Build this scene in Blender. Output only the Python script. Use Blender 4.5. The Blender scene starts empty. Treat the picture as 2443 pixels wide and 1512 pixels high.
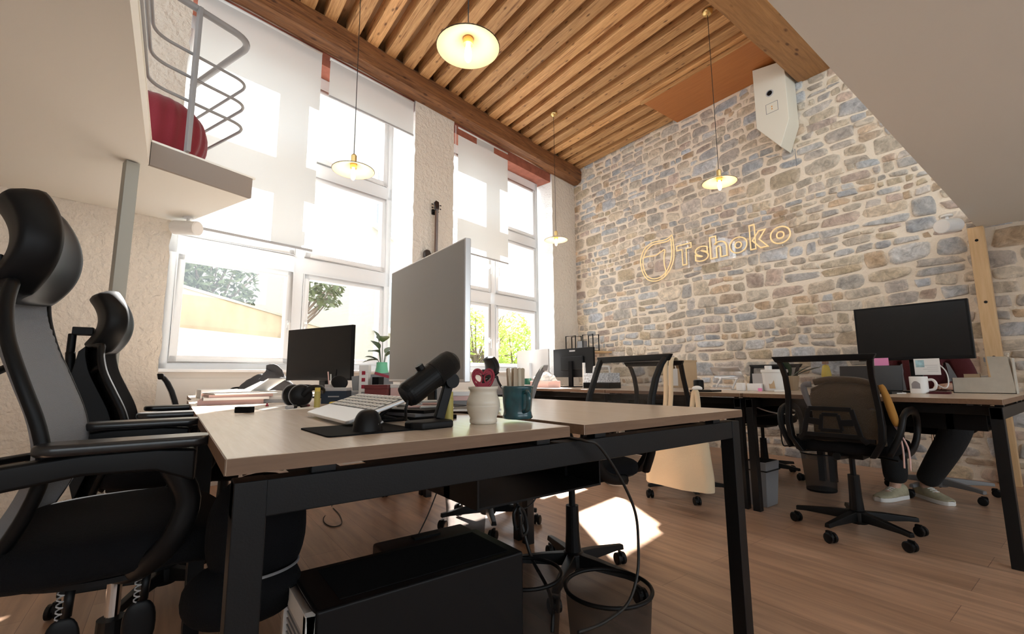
import bpy, bmesh, math, random
from mathutils import Vector, Matrix, Euler, noise
random.seed(7)
C = bpy.context.scene.collection
PI = math.pi
# ---------------------------------------------------------------- camera model (used to read places off the photograph)
F, CX, CY = 1075.0, 1221.5, 756.0
PIT, ROL, AZ, HC = math.radians(7.6), math.radians(.40), math.radians(53.3), .85
_cr, _sr, _cp, _sp = math.cos(ROL), math.sin(ROL), math.cos(PIT), math.sin(PIT)
_M = Matrix(((1,0,0),(0,_cp,-_sp),(0,_sp,_cp))) @ Matrix(((_cr,-_sr,0),(_sr,_cr,0),(0,0,1)))
_B = Matrix(((math.sin(AZ),0,math.cos(AZ)),(-math.cos(AZ),0,math.sin(AZ)),(0,-1,0)))
CAM = Vector((0,0,HC))
def ray(x, y): return _B @ (_M @ Vector(((x-CX)/F, (y-CY)/F, 1)))
def G(x, y, z=0.0):
    d = ray(x, y); return CAM + d*((z-HC)/d.z)
def GX(x, y, X):
    d = ray(x, y); return CAM + d*(X/d.x)
def GY(x, y, Y):
    d = ray(x, y); return CAM + d*(Y/d.y)
WR = math.radians(11.3)                       # the window wall runs 11.3 degrees off the stone wall's normal
W = Vector((math.cos(WR), math.sin(WR), 0)); N = Vector((-W.y, W.x, 0)); P0 = Vector((5.27, 5.257, 0))
def GW(x, y, off=0.0):
    d = ray(x, y); return CAM + d*((P0+N*off-CAM).dot(N)/d.dot(N))
def WP(t, off, z): return P0 + W*t + N*off + Vector((0,0,z))
MW = Matrix.Translation(P0) @ Matrix.Rotation(WR, 4, 'Z')     # local (t, off, z) -> world
# ---------------------------------------------------------------- mesh builder
class MB:
    def __init__(s): s.v = []; s.f = []; s.M = None
    def add(s, vs, fs, M=None):
        o = len(s.v); M = M if M is not None else s.M
        s.v += [(M @ Vector(v)) if M is not None else Vector(v) for v in vs]
        s.f += [tuple(i+o for i in f) for f in fs]; return s
    def box(s, x0, y0, z0, x1, y1, z1, M=None):
        v = [(x0,y0,z0),(x1,y0,z0),(x1,y1,z0),(x0,y1,z0),(x0,y0,z1),(x1,y0,z1),(x1,y1,z1),(x0,y1,z1)]
        return s.add(v, [(3,2,1,0),(4,5,6,7),(0,1,5,4),(1,2,6,5),(2,3,7,6),(3,0,4,7)], M)
    def cbox(s, c, d, M=None):
        return s.box(c[0]-d[0]/2, c[1]-d[1]/2, c[2]-d[2]/2, c[0]+d[0]/2, c[1]+d[1]/2, c[2]+d[2]/2, M)
    def prism(s, poly, h0, h1, M=None, plane='xy'):
        n = len(poly)
        def p(a, b, h): return (a,b,h) if plane == 'xy' else ((a,h,b) if plane == 'xz' else (h,a,b))
        v = [p(a,b,h0) for a,b in poly] + [p(a,b,h1) for a,b in poly]
        f = [tuple(range(n))[::-1], tuple(range(n,2*n))] + [(i,(i+1)%n,(i+1)%n+n,i+n) for i in range(n)]
        return s.add(v, f, M)
    def tube(s, pts, r, n=8, closed=False, M=None, flat=1.0):
        pts = [Vector(p) for p in pts]; m = len(pts)
        rr = r if isinstance(r, (list,tuple)) else [r]*m
        vs = []; fs = []; ref = None
        for i, p in enumerate(pts):
            a = pts[i-1] if (i or closed) else p; b = pts[(i+1) % m] if (i < m-1 or closed) else p
            t = (b-a)
            t = t.normalized() if t.length > 1e-9 else Vector((0,0,1))
            if ref is None: ref = Vector((0,0,1)) if abs(t.z) < .9 else Vector((1,0,0))
            u = ref - t*ref.dot(t)
            u = u.normalized() if u.length > 1e-6 else t.orthogonal().normalized()
            w = t.cross(u); ref = u
            for k in range(n):
                q = 2*PI*k/n
                vs.append(p + (u*math.cos(q)*flat + w*math.sin(q))*rr[i])
        L = m if closed else m-1
        for i in range(L):
            j = (i+1) % m
            for k in range(n): fs.append((i*n+k, i*n+(k+1)%n, j*n+(k+1)%n, j*n+k))
        if not closed: fs += [tuple(range(n))[::-1], tuple(range((m-1)*n, m*n))]
        return s.add(vs, fs, M)
    def lathe(s, prof, n=28, c=(0,0,0), M=None):
        vs = []; fs = []; m = len(prof)
        for r, z in prof:
            for k in range(n):
                q = 2*PI*k/n; vs.append((c[0]+r*math.cos(q), c[1]+r*math.sin(q), c[2]+z))
        for i in range(m-1):
            for k in range(n): fs.append((i*n+k, i*n+(k+1)%n, (i+1)*n+(k+1)%n, (i+1)*n+k))
        if prof[0][0] > 1e-6: fs.append(tuple(range(n))[::-1])
        if prof[-1][0] > 1e-6: fs.append(tuple(range((m-1)*n, m*n)))
        return s.add(vs, fs, M)
    def ell(s, c, r, M=None, nu=20, nv=12, p=1.0):
        def sg(x): return math.copysign(abs(x)**p, x)
        vs = []; fs = []
        for j in range(nv+1):
            b = -PI/2 + PI*j/nv
            for i in range(nu):
                a = 2*PI*i/nu
                vs.append((c[0]+r[0]*sg(math.cos(b))*sg(math.cos(a)), c[1]+r[1]*sg(math.cos(b))*sg(math.sin(a)), c[2]+r[2]*sg(math.sin(b))))
        for j in range(nv):
            for i in range(nu): fs.append((j*nu+i, j*nu+(i+1)%nu, (j+1)*nu+(i+1)%nu, (j+1)*nu+i))
        return s.add(vs, fs, M)
    def grid(s, fn, nu, nv, M=None, cu=False):
        vs = [fn(i/nu, j/nv) for j in range(nv+1) for i in range(nu + (0 if cu else 1))]
        k = nu if cu else nu+1
        fs = [(j*k+i, j*k+(i+1)%k, (j+1)*k+(i+1)%k, (j+1)*k+i) for j in range(nv) for i in range(nu)]
        return s.add(vs, fs, M)
    def build(s, name, mat, parent=None, smooth=False, bevel=0, seg=2, sub=0, solid=0, label=None, M=None):
        me = bpy.data.meshes.new(name)
        bm = bmesh.new(); vv = [bm.verts.new(v) for v in s.v]
        for f in s.f:
            try: bm.faces.new([vv[i] for i in f])
            except ValueError: pass
        bmesh.ops.remove_doubles(bm, verts=bm.verts, dist=1e-5)
        bmesh.ops.recalc_face_normals(bm, faces=bm.faces)
        if smooth:
            for f in bm.faces: f.smooth = True
        bm.to_mesh(me); bm.free()
        me.materials.append(mat)
        o = bpy.data.objects.new(name, me); C.objects.link(o)
        if parent is not None: o.parent = parent
        if M is not None: o.matrix_basis = M
        if solid:
            md = o.modifiers.new('solid', 'SOLIDIFY'); md.thickness = solid; md.offset = 0
        if bevel:
            md = o.modifiers.new('bevel', 'BEVEL'); md.width = bevel; md.segments = seg; md.limit_method = 'ANGLE'; md.angle_limit = .6
            if not smooth:
                for p in me.polygons: p.use_smooth = True
                wn = o.modifiers.new('wn', 'WEIGHTED_NORMAL'); wn.keep_sharp = True
        if sub:
            md = o.modifiers.new('sub', 'SUBSURF'); md.levels = sub; md.render_levels = sub
        if label: o['label'] = label
        return o
def tag(o, label=None, cat=None, group=None, kind=None):
    if label: o['label'] = label
    if cat: o['category'] = cat
    if group: o['group'] = group
    if kind: o['kind'] = kind
    return o
def thing(name, label, cat, loc=(0,0,0), rz=0, group=None, kind=None):
    o = bpy.data.objects.new(name, None); C.objects.link(o); o.empty_display_size = .1
    o.location = loc; o.rotation_euler = (0,0,rz)
    return tag(o, label, cat, group, kind)
def copy_tree(o, parent=None):
    c = o.copy(); C.objects.link(c); c.parent = parent
    for ch in list(o.children): copy_tree(ch, c)
    return c
def struct(o): o['kind'] = 'structure'; return o
def rpoly(w, h, r, n=4, cx=0, cy=0):
    out = []
    for sx, sy, a0 in ((1,1,0),(-1,1,PI/2),(-1,-1,PI),(1,-1,1.5*PI)):
        for k in range(n+1):
            a = a0 + PI/2*k/n
            out.append((cx+sx*(w/2-r)+r*math.cos(a), cy+sy*(h/2-r)+r*math.sin(a)))
    return out
def spline(pts, n=6, closed=False):
    pts = [Vector(p) for p in pts]; m = len(pts); out = []
    for i in range(m if closed else m-1):
        p0 = pts[i-1] if (i or closed) else pts[0]; p1 = pts[i]; p2 = pts[(i+1) % m]
        p3 = pts[(i+2) % m] if (closed or i+2 < m) else pts[-1]
        for k in range(n):
            t = k/n
            out.append(.5*((2*p1)+(p2-p0)*t+(2*p0-5*p1+4*p2-p3)*t*t+(3*p1-p0-3*p2+p3)*t**3))
    if not closed: out.append(pts[-1])
    return out
# ---------------------------------------------------------------- materials
def newmat(name):
    m = bpy.data.materials.new(name); m.use_nodes = True
    nt = m.node_tree; b = nt.nodes['Principled BSDF']; return m, nt, b
def nd(nt, typ, **k):
    n = nt.nodes.new(typ)
    for a, v in k.items(): setattr(n, a, v)
    return n
def mat(name, col, rough=.6, metal=0, bump=0, bscale=60, var=0, vscale=8, spec=.5, emis=None, es=0, sheen=0, coat=0):
    m, nt, b = newmat(name); L = nt.links.new
    b.inputs['Base Color'].default_value = (*col, 1); b.inputs['Roughness'].default_value = rough
    b.inputs['Metallic'].default_value = metal; b.inputs['Specular IOR Level'].default_value = spec
    if sheen: b.inputs['Sheen Weight'].default_value = sheen
    if coat: b.inputs['Coat Weight'].default_value = coat
    if emis: b.inputs['Emission Color'].default_value = (*emis, 1); b.inputs['Emission Strength'].default_value = es
    if bump or var:
        tc = nd(nt, 'ShaderNodeTexCoord')
    if var:
        no = nd(nt, 'ShaderNodeTexNoise'); no.inputs['Scale'].default_value = vscale; no.inputs['Detail'].default_value = 4
        L(tc.outputs['Object'], no.inputs['Vector'])
        mp = nd(nt, 'ShaderNodeMapRange'); mp.inputs['From Min'].default_value = .3; mp.inputs['From Max'].default_value = .7
        mp.inputs['To Min'].default_value = 1-var; mp.inputs['To Max'].default_value = 1+var
        L(no.outputs['Fac'], mp.inputs['Value'])
        mx = nd(nt, 'ShaderNodeMix', data_type='RGBA', blend_type='MULTIPLY'); mx.inputs['Factor'].default_value = 1
        mx.inputs['A'].default_value = (*col, 1); L(mp.outputs['Result'], mx.inputs['B']); L(mx.outputs['Result'], b.inputs['Base Color'])
    if bump:
        n2 = nd(nt, 'ShaderNodeTexNoise'); n2.inputs['Scale'].default_value = bscale; n2.inputs['Detail'].default_value = 4
        L(tc.outputs['Object'], n2.inputs['Vector'])
        bp = nd(nt, 'ShaderNodeBump'); bp.inputs['Strength'].default_value = bump; bp.inputs['Distance'].default_value = .01
        L(n2.outputs['Fac'], bp.inputs['Height']); L(bp.outputs['Normal'], b.inputs['Normal'])
    return m
def seethrough(name, col, alpha, rough=.7):
    m, nt, b = newmat(name); L = nt.links.new
    b.inputs['Base Color'].default_value = (*col, 1); b.inputs['Roughness'].default_value = rough
    tr = nd(nt, 'ShaderNodeBsdfTransparent'); mx = nd(nt, 'ShaderNodeMixShader'); mx.inputs[0].default_value = alpha
    L(tr.outputs[0], mx.inputs[1]); L(b.outputs[0], mx.inputs[2]); L(mx.outputs[0], nt.nodes['Material Output'].inputs['Surface'])
    return m
def netmat(name, col, cell, fill, rough=.7):
    # a net: round holes on a fine staggered pattern in object space (works on any side of the thing)
    m, nt, b = newmat(name); L = nt.links.new
    b.inputs['Base Color'].default_value = (*col, 1); b.inputs['Roughness'].default_value = rough
    tc = nd(nt, 'ShaderNodeTexCoord'); vo = nd(nt, 'ShaderNodeTexVoronoi', voronoi_dimensions='3D'); vo.inputs['Scale'].default_value = 1/cell
    vo.inputs['Randomness'].default_value = .15
    L(tc.outputs['Object'], vo.inputs['Vector'])
    gt = nd(nt, 'ShaderNodeMath', operation='GREATER_THAN'); gt.inputs[1].default_value = fill
    L(vo.outputs['Distance'], gt.inputs[0])
    tr = nd(nt, 'ShaderNodeBsdfTransparent'); mx = nd(nt, 'ShaderNodeMixShader')
    L(gt.outputs[0], mx.inputs[0]); L(tr.outputs[0], mx.inputs[1]); L(b.outputs[0], mx.inputs[2])
    L(mx.outputs[0], nt.nodes['Material Output'].inputs['Surface'])
    return m
def glassmat(name, tint=(1,1,1), refl=.06):
    m, nt, b = newmat(name); L = nt.links.new
    tr = nd(nt, 'ShaderNodeBsdfTransparent'); tr.inputs[0].default_value = (*tint, 1)
    gl = nd(nt, 'ShaderNodeBsdfGlossy'); gl.inputs['Roughness'].default_value = .02
    mx = nd(nt, 'ShaderNodeMixShader'); mx.inputs[0].default_value = refl
    L(tr.outputs[0], mx.inputs[1]); L(gl.outputs[0], mx.inputs[2]); L(mx.outputs[0], nt.nodes['Material Output'].inputs['Surface'])
    return m
def clothmat(name, col, trans=.5):
    m, nt, b = newmat(name); L = nt.links.new
    d = nd(nt, 'ShaderNodeBsdfDiffuse'); d.inputs[0].default_value = (*col, 1)
    t = nd(nt, 'ShaderNodeBsdfTranslucent'); t.inputs[0].default_value = (*col, 1)
    mx = nd(nt, 'ShaderNodeMixShader'); mx.inputs[0].default_value = trans
    L(d.outputs[0], mx.inputs[1]); L(t.outputs[0], mx.inputs[2]); L(mx.outputs[0], nt.nodes['Material Output'].inputs['Surface'])
    return m
def woodmat(name, c1, c2, axis=1, scale=1.0, rough=.55, knots=True, bump=.25, randobj=.25, stretch=14, cracks=0):
    m, nt, b = newmat(name); L = nt.links.new
    tc = nd(nt, 'ShaderNodeTexCoord'); mp = nd(nt, 'ShaderNodeMapping')
    sc = [stretch*scale]*3; sc[axis] = 1.0*scale; mp.inputs['Scale'].default_value = sc
    oi = nd(nt, 'ShaderNodeObjectInfo'); va = nd(nt, 'ShaderNodeVectorMath', operation='MULTIPLY_ADD')
    cb = nd(nt, 'ShaderNodeCombineXYZ')
    for i in range(3): L(oi.outputs['Random'], cb.inputs[i])
    va.inputs[1].default_value = (37, 53, 29); L(cb.outputs[0], va.inputs[0]); L(tc.outputs['Object'], va.inputs[2])
    L(va.outputs[0], mp.inputs['Vector'])
    n1 = nd(nt, 'ShaderNodeTexNoise'); n1.inputs['Scale'].default_value = 2.2; n1.inputs['Detail'].default_value = 7; n1.inputs['Roughness'].default_value = .65
    n1.inputs['Distortion'].default_value = .6
    L(mp.outputs[0], n1.inputs['Vector'])
    cr = nd(nt, 'ShaderNodeValToRGB'); cr.color_ramp.elements[0].position = .32; cr.color_ramp.elements[1].position = .68
    cr.color_ramp.elements[0].color = (*c2, 1); cr.color_ramp.elements[1].color = (*c1, 1)
    L(n1.outputs['Fac'], cr.inputs['Fac']); out = cr.outputs['Color']
    if knots:
        m2 = nd(nt, 'ShaderNodeMapping'); s2 = [9*scale]*3; s2[axis] = 4.0*scale; m2.inputs['Scale'].default_value = s2
        L(va.outputs[0], m2.inputs['Vector'])
        vo = nd(nt, 'ShaderNodeTexVoronoi'); vo.inputs['Scale'].default_value = 1.0; L(m2.outputs[0], vo.inputs['Vector'])
        c3 = nd(nt, 'ShaderNodeValToRGB'); c3.color_ramp.elements[0].position = .07; c3.color_ramp.elements[1].position = .2
        c3.color_ramp.elements[0].color = (.22,.13,.08,1); c3.color_ramp.elements[1].color = (1,1,1,1)
        L(vo.outputs['Distance'], c3.inputs['Fac'])
        mx = nd(nt, 'ShaderNodeMix', data_type='RGBA', blend_type='MULTIPLY'); mx.inputs['Factor'].default_value = .85
        L(out, mx.inputs['A']); L(c3.outputs['Color'], mx.inputs['B']); out = mx.outputs['Result']
    if cracks:
        m3 = nd(nt, 'ShaderNodeMapping'); s3 = [26*scale]*3; s3[axis] = .9*scale; m3.inputs['Scale'].default_value = s3
        L(va.outputs[0], m3.inputs['Vector'])
        n3 = nd(nt, 'ShaderNodeTexNoise'); n3.inputs['Scale'].default_value = 1.6; n3.inputs['Detail'].default_value = 3; n3.inputs['Distortion'].default_value = .8
        L(m3.outputs[0], n3.inputs['Vector'])
        c4 = nd(nt, 'ShaderNodeValToRGB'); c4.color_ramp.elements[0].position = .30; c4.color_ramp.elements[1].position = .42
        c4.color_ramp.elements[0].color = (.30,.18,.10,1); c4.color_ramp.elements[1].color = (1,1,1,1); L(n3.outputs['Fac'], c4.inputs['Fac'])
        mx = nd(nt, 'ShaderNodeMix', data_type='RGBA', blend_type='MULTIPLY'); mx.inputs['Factor'].default_value = cracks
        L(out, mx.inputs['A']); L(c4.outputs['Color'], mx.inputs['B']); out = mx.outputs['Result']
    if randobj:
        mr = nd(nt, 'ShaderNodeMapRange'); mr.inputs['To Min'].default_value = 1-randobj; mr.inputs['To Max'].default_value = 1+randobj*.6
        L(oi.outputs['Random'], mr.inputs['Value'])
        mx = nd(nt, 'ShaderNodeMix', data_type='RGBA', blend_type='MULTIPLY'); mx.inputs['Factor'].default_value = 1
        L(out, mx.inputs['A']); L(mr.outputs['Result'], mx.inputs['B']); out = mx.outputs['Result']
    L(out, b.inputs['Base Color']); b.inputs['Roughness'].default_value = rough
    if bump:
        bp = nd(nt, 'ShaderNodeBump'); bp.inputs['Strength'].default_value = bump; bp.inputs['Distance'].default_value = .01
        L(n1.outputs['Fac'], bp.inputs['Height']); L(bp.outputs['Normal'], b.inputs['Normal'])
    return m
def plastermat(name, col, s=9, strength=.8, rough=.9):
    m, nt, b = newmat(name); L = nt.links.new
    b.inputs['Base Color'].default_value = (*col, 1); b.inputs['Roughness'].default_value = rough
    tc = nd(nt, 'ShaderNodeTexCoord')
    n1 = nd(nt, 'ShaderNodeTexNoise'); n1.inputs['Scale'].default_value = s*2.8; n1.inputs['Detail'].default_value = 3.5; n1.inputs['Roughness'].default_value = .55; n1.inputs['Distortion'].default_value = .25
    L(tc.outputs['Object'], n1.inputs['Vector'])
    bp = nd(nt, 'ShaderNodeBump'); bp.inputs['Strength'].default_value = strength; bp.inputs['Distance'].default_value = .045
    L(n1.outputs['Fac'], bp.inputs['Height']); L(bp.outputs['Normal'], b.inputs['Normal'])
    return m
M = {}
M['black'] = mat('black_plastic', (.0045,.0045,.005), .45, spec=.22)
M['blackmatte'] = mat('black_matte', (.006,.006,.0065), .85, spec=.12)
M['screen'] = mat('screen_off', (.006,.006,.007), .25, spec=.4)
M['steel_dark'] = mat('dark_steel', (.007,.0075,.0085), .45, bump=.05, bscale=300)
M['fabric_black'] = mat('black_fabric', (.006,.006,.007), .95, bump=.3, bscale=400, spec=.15)
M['mesh_black'] = seethrough('black_net', (.03,.026,.024), .42)
M['mesh_fine'] = seethrough('chair_net', (.03,.028,.027), .52)
M['mesh_grey'] = mat('grey_mesh', (.27,.29,.32), .85, bump=.5, bscale=500)
M['mesh_light'] = seethrough('light_net', (.35,.34,.33), .45)
M['steel_dark'].node_tree.nodes['Principled BSDF'].inputs['Specular IOR Level'].default_value = .25
M['bin_net'] = seethrough('bin_wire_net', (.008,.008,.009), .60, .6)
M['grey'] = mat('grey_plastic', (.22,.22,.23), .45)
M['grey_light'] = mat('light_grey_plastic', (.45,.45,.46), .4)
M['silver'] = mat('silver', (.62,.63,.64), .35, metal=.7)
M['alu'] = mat('aluminium', (.78,.78,.79), .3, metal=.5)
M['chrome'] = mat('chrome', (.8,.8,.8), .12, metal=1)
M['white'] = mat('white_paint', (.82,.82,.80), .5)
M['white_pl'] = mat('white_plastic', (.80,.79,.77), .35)
M['paper'] = mat('paper', (.85,.84,.82), .8)
M['wall_white'] = mat('white_wall', (.80,.77,.72), .9, bump=.06, bscale=200)
M['mezz_white'] = mat('white_soffit', (.78,.76,.70), .85, bump=.03, bscale=60)
M['pvc'] = mat('white_frame', (.86,.87,.88), .35)
M['plaster'] = plastermat('rough_plaster', (.76,.69,.60), s=7, strength=.7)
M['plaster_white'] = plastermat('rough_white', (.86,.85,.83), s=14, strength=.5)
M['fascia'] = mat('taupe_board', (.26,.215,.185), .7)
M['post_green'] = mat('greygreen_steel', (.34,.34,.30), .5)
M['gold'] = mat('brass', (.80,.58,.25), .28, metal=.9)
M['cream'] = mat('cream_ceramic', (.72,.65,.54), .3, var=.05, vscale=20)
M['teal'] = mat('teal_glaze', (.010,.068,.085), .25, var=.35, vscale=30, coat=.4)
M['red'] = mat('red_plastic', (.30,.012,.035), .4)
M['crimson'] = mat('crimson_velvet', (.20,.008,.018), .85, sheen=.2, bump=.15, bscale=90)
M['maroon'] = mat('maroon_card', (.14,.02,.02), .5)
M['darkred'] = mat('dark_red_fabric', (.07,.008,.012), .95, bump=.3, bscale=200)
M['orange'] = mat('orange_plastic', (.75,.33,.05), .45)
M['yellow'] = mat('yellow_plastic', (.72,.55,.10), .45)
M['olive'] = mat('yellow_tube', (.50,.42,.12), .5)
M['green'] = mat('dark_green_plastic', (.01,.12,.07), .4)
M['mint'] = mat('mint_glass', (.22,.72,.45), .2)
M['blue'] = mat('blue_plastic', (.08,.16,.45), .45)
M['navy'] = mat('navy_card', (.02,.035,.06), .5)
M['pink'] = mat('pink_paper', (.85,.30,.55), .8)
M['pinkish'] = mat('pink_card', (.78,.52,.48), .7)
M['card'] = mat('brown_card', (.52,.38,.24), .85, var=.05)
M['greycard'] = mat('grey_card', (.50,.46,.39), .8, var=.05, vscale=30)
M['canvas'] = mat('ecru_canvas', (.72,.60,.42), .95, bump=.4, bscale=500)
M['jacket'] = mat('olive_corduroy', (.13,.085,.045), .95, bump=.5, bscale=160, sheen=.3)
M['lining'] = mat('mustard_lining', (.36,.17,.03), .9)
M['skin'] = mat('skin', (.55,.34,.25), .5)
M['hair'] = mat('dark_hair', (.03,.02,.015), .6, bump=.5, bscale=200)
M['trousers'] = mat('black_trousers', (.012,.012,.013), .95, bump=.3, bscale=150)
M['sneaker'] = mat('pale_sneaker', (.42,.38,.26), .7, var=.12, vscale=40)
M['leaf'] = mat('plant_leaf', (.05,.13,.04), .4, var=.3, vscale=15)
M['leafdark'] = mat('dark_leaf', (.02,.06,.03), .35, var=.3, vscale=20)
M['guitar'] = mat('dark_guitar', (.02,.012,.011), .25, coat=.5)
M['guitar_side'] = mat('guitar_side', (.22,.08,.06), .3)
M['guitarwood'] = mat('guitar_neck', (.10,.045,.025), .4)
M['bulb'] = mat('warm_bulb', (1,.8,.5), .3, emis=(1,.60,.22), es=9)
M['shade'] = mat('lamp_shade_white', (.80,.70,.56), .5)
M['cable'] = mat('black_cable', (.008,.008,.008), .5)
M['cable_white'] = mat('white_cable', (.8,.8,.8), .5)
M['tube_gold'] = mat('golden_tube', (.95,.72,.38), .4, emis=(1,.66,.30), es=.16)
M['glass'] = glassmat('window_glass')
M['acrylic'] = glassmat('clear_acrylic', (.97,.97,.98), .05)
M['blind'] = clothmat('blind_cloth', (.78,.78,.76), .24)
M['lintel'] = mat('red_lintel', (.32,.10,.06), .7, var=.2, vscale=12, bump=.2, bscale=40)
M['desk'] = woodmat('desk_oak', (.67,.55,.445), (.60,.485,.385), axis=1, scale=2.2, rough=.27, knots=False, bump=.03, randobj=0, stretch=18)
M['desk'].node_tree.nodes['Principled BSDF'].inputs['Specular IOR Level'].default_value = .85
M['deskedge_shaded'] = woodmat('desk_edge_shaded', (.20,.115,.065), (.155,.085,.046), axis=0, scale=2.5, rough=.5, knots=False, bump=.03, randobj=0)  # brown edge band, its colour darkened for the shade on the edge faces
M['joist'] = woodmat('joist_pine', (.80,.47,.21), (.50,.24,.085), axis=1, scale=1.5, knots=True, bump=.5, randobj=.28, cracks=.8)
M['boards'] = woodmat('ceiling_boards', (.44,.25,.12), (.25,.13,.055), axis=1, scale=1.2, knots=True, bump=.4)
M['beam'] = woodmat('old_beam', (.31,.135,.05), (.13,.05,.018), axis=0, scale=1.2, knots=True, bump=.7, randobj=0, cracks=.7)
M['beam2'] = woodmat('oak_beam', (.40,.20,.075), (.23,.105,.035), axis=0, scale=1.2, knots=True, bump=.4, randobj=0)
M['ply'] = woodmat('orange_plywood', (.50,.19,.055), (.42,.15,.04), axis=1, scale=1.5, knots=False, bump=.05, randobj=0)
M['pine'] = woodmat('pine_post', (.72,.50,.28), (.62,.40,.20), axis=2, scale=1.5, knots=False, bump=.05, randobj=0)
def floormat():
    m, nt, b = newmat('oak_laminate'); L = nt.links.new
    tc = nd(nt, 'ShaderNodeTexCoord'); mp = nd(nt, 'ShaderNodeMapping'); mp.inputs['Rotation'].default_value = (0,0,PI/2)
    L(tc.outputs['Object'], mp.inputs['Vector'])
    br = nd(nt, 'ShaderNodeTexBrick'); br.offset = .37; br.inputs['Scale'].default_value = 1; br.inputs['Brick Width'].default_value = 1.22; br.inputs['Row Height'].default_value = .185
    br.inputs['Mortar Size'].default_value = .0012; br.inputs['Mortar Smooth'].default_value = .2; br.inputs['Bias'].default_value = 0
    br.inputs['Color1'].default_value = (.50,.315,.21,1); br.inputs['Color2'].default_value = (.40,.245,.16,1); br.inputs['Mortar'].default_value = (.22,.13,.09,1)
    L(mp.outputs[0], br.inputs['Vector'])
    m2 = nd(nt, 'ShaderNodeMapping'); m2.inputs['Scale'].default_value = (18,1.6,1); L(tc.outputs['Object'], m2.inputs['Vector'])
    ns = nd(nt, 'ShaderNodeTexNoise'); ns.inputs['Scale'].default_value = 1.3; ns.inputs['Detail'].default_value = 6; ns.inputs['Distortion'].default_value = .4
    L(m2.outputs[0], ns.inputs['Vector'])
    mr = nd(nt, 'ShaderNodeMapRange'); mr.inputs['From Min'].default_value = .3; mr.inputs['From Max'].default_value = .7; mr.inputs['To Min'].default_value = .72; mr.inputs['To Max'].default_value = 1.22
    L(ns.outputs['Fac'], mr.inputs['Value'])
    mx = nd(nt, 'ShaderNodeMix', data_type='RGBA', blend_type='MULTIPLY'); mx.inputs['Factor'].default_value = 1
    L(br.outputs['Color'], mx.inputs['A']); L(mr.outputs['Result'], mx.inputs['B']); L(mx.outputs['Result'], b.inputs['Base Color'])
    b.inputs['Roughness'].default_value = .33
    bp = nd(nt, 'ShaderNodeBump'); bp.inputs['Strength'].default_value = .15; bp.inputs['Distance'].default_value = .003
    L(br.outputs['Fac'], bp.inputs['Height']); bp.invert = True; L(bp.outputs['Normal'], b.inputs['Normal'])
    return m
M['floor'] = floormat()
def stonemat():
    m, nt, b = newmat('rubble_stone'); L = nt.links.new
    at = nd(nt, 'ShaderNodeAttribute', attribute_name='Col'); tc = nd(nt, 'ShaderNodeTexCoord')
    n1 = nd(nt, 'ShaderNodeTexNoise'); n1.inputs['Scale'].default_value = 14; n1.inputs['Detail'].default_value = 8; n1.inputs['Roughness'].default_value = .7; n1.inputs['Distortion'].default_value = .8
    L(tc.outputs['Object'], n1.inputs['Vector'])
    mr = nd(nt, 'ShaderNodeMapRange'); mr.inputs['From Min'].default_value = .32; mr.inputs['From Max'].default_value = .68; mr.inputs['To Min'].default_value = .62; mr.inputs['To Max'].default_value = 1.32
    L(n1.outputs['Fac'], mr.inputs['Value'])
    # mortar keeps an even tone, stones get the mottling (alpha of Col = 1 on stones)
    mm = nd(nt, 'ShaderNodeMix', data_type='FLOAT'); mm.inputs['A'].default_value = 1
    L(at.outputs['Alpha'], mm.inputs['Factor']); L(mr.outputs['Result'], mm.inputs['B'])
    mx = nd(nt, 'ShaderNodeMix', data_type='RGBA', blend_type='MULTIPLY'); mx.inputs['Factor'].default_value = 1
    L(at.outputs['Color'], mx.inputs['A']); L(mm.outputs['Result'], mx.inputs['B']); L(mx.outputs['Result'], b.inputs['Base Color'])
    b.inputs['Roughness'].default_value = .92
    n2 = nd(nt, 'ShaderNodeTexNoise'); n2.inputs['Scale'].default_value = 26; n2.inputs['Detail'].default_value = 8; n2.inputs['Roughness'].default_value = .65
    L(tc.outputs['Object'], n2.inputs['Vector'])
    bp = nd(nt, 'ShaderNodeBump'); bp.inputs['Strength'].default_value = .75; bp.inputs['Distance'].default_value = .02
    L(n2.outputs['Fac'], bp.inputs['Height']); L(bp.outputs['Normal'], b.inputs['Normal'])
    return m
M['stone'] = stonemat()
M['rail_grey'] = mat('rail_grey', (.27,.26,.26), .45)
M['pad'] = mat('arm_pad_rubber', (.012,.012,.013), .28, spec=.6)
# ================================================================= ROOM SHELL
XS = 5.27
b = MB(); b.prism([(-3.2,-3.0),(5.9,-3.0),(5.9,P0.y+.5),(-3.2,P0.y-8.47*math.tan(WR)+.35)], -.06, 0); struct(b.build('floor', M['floor']))
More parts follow.
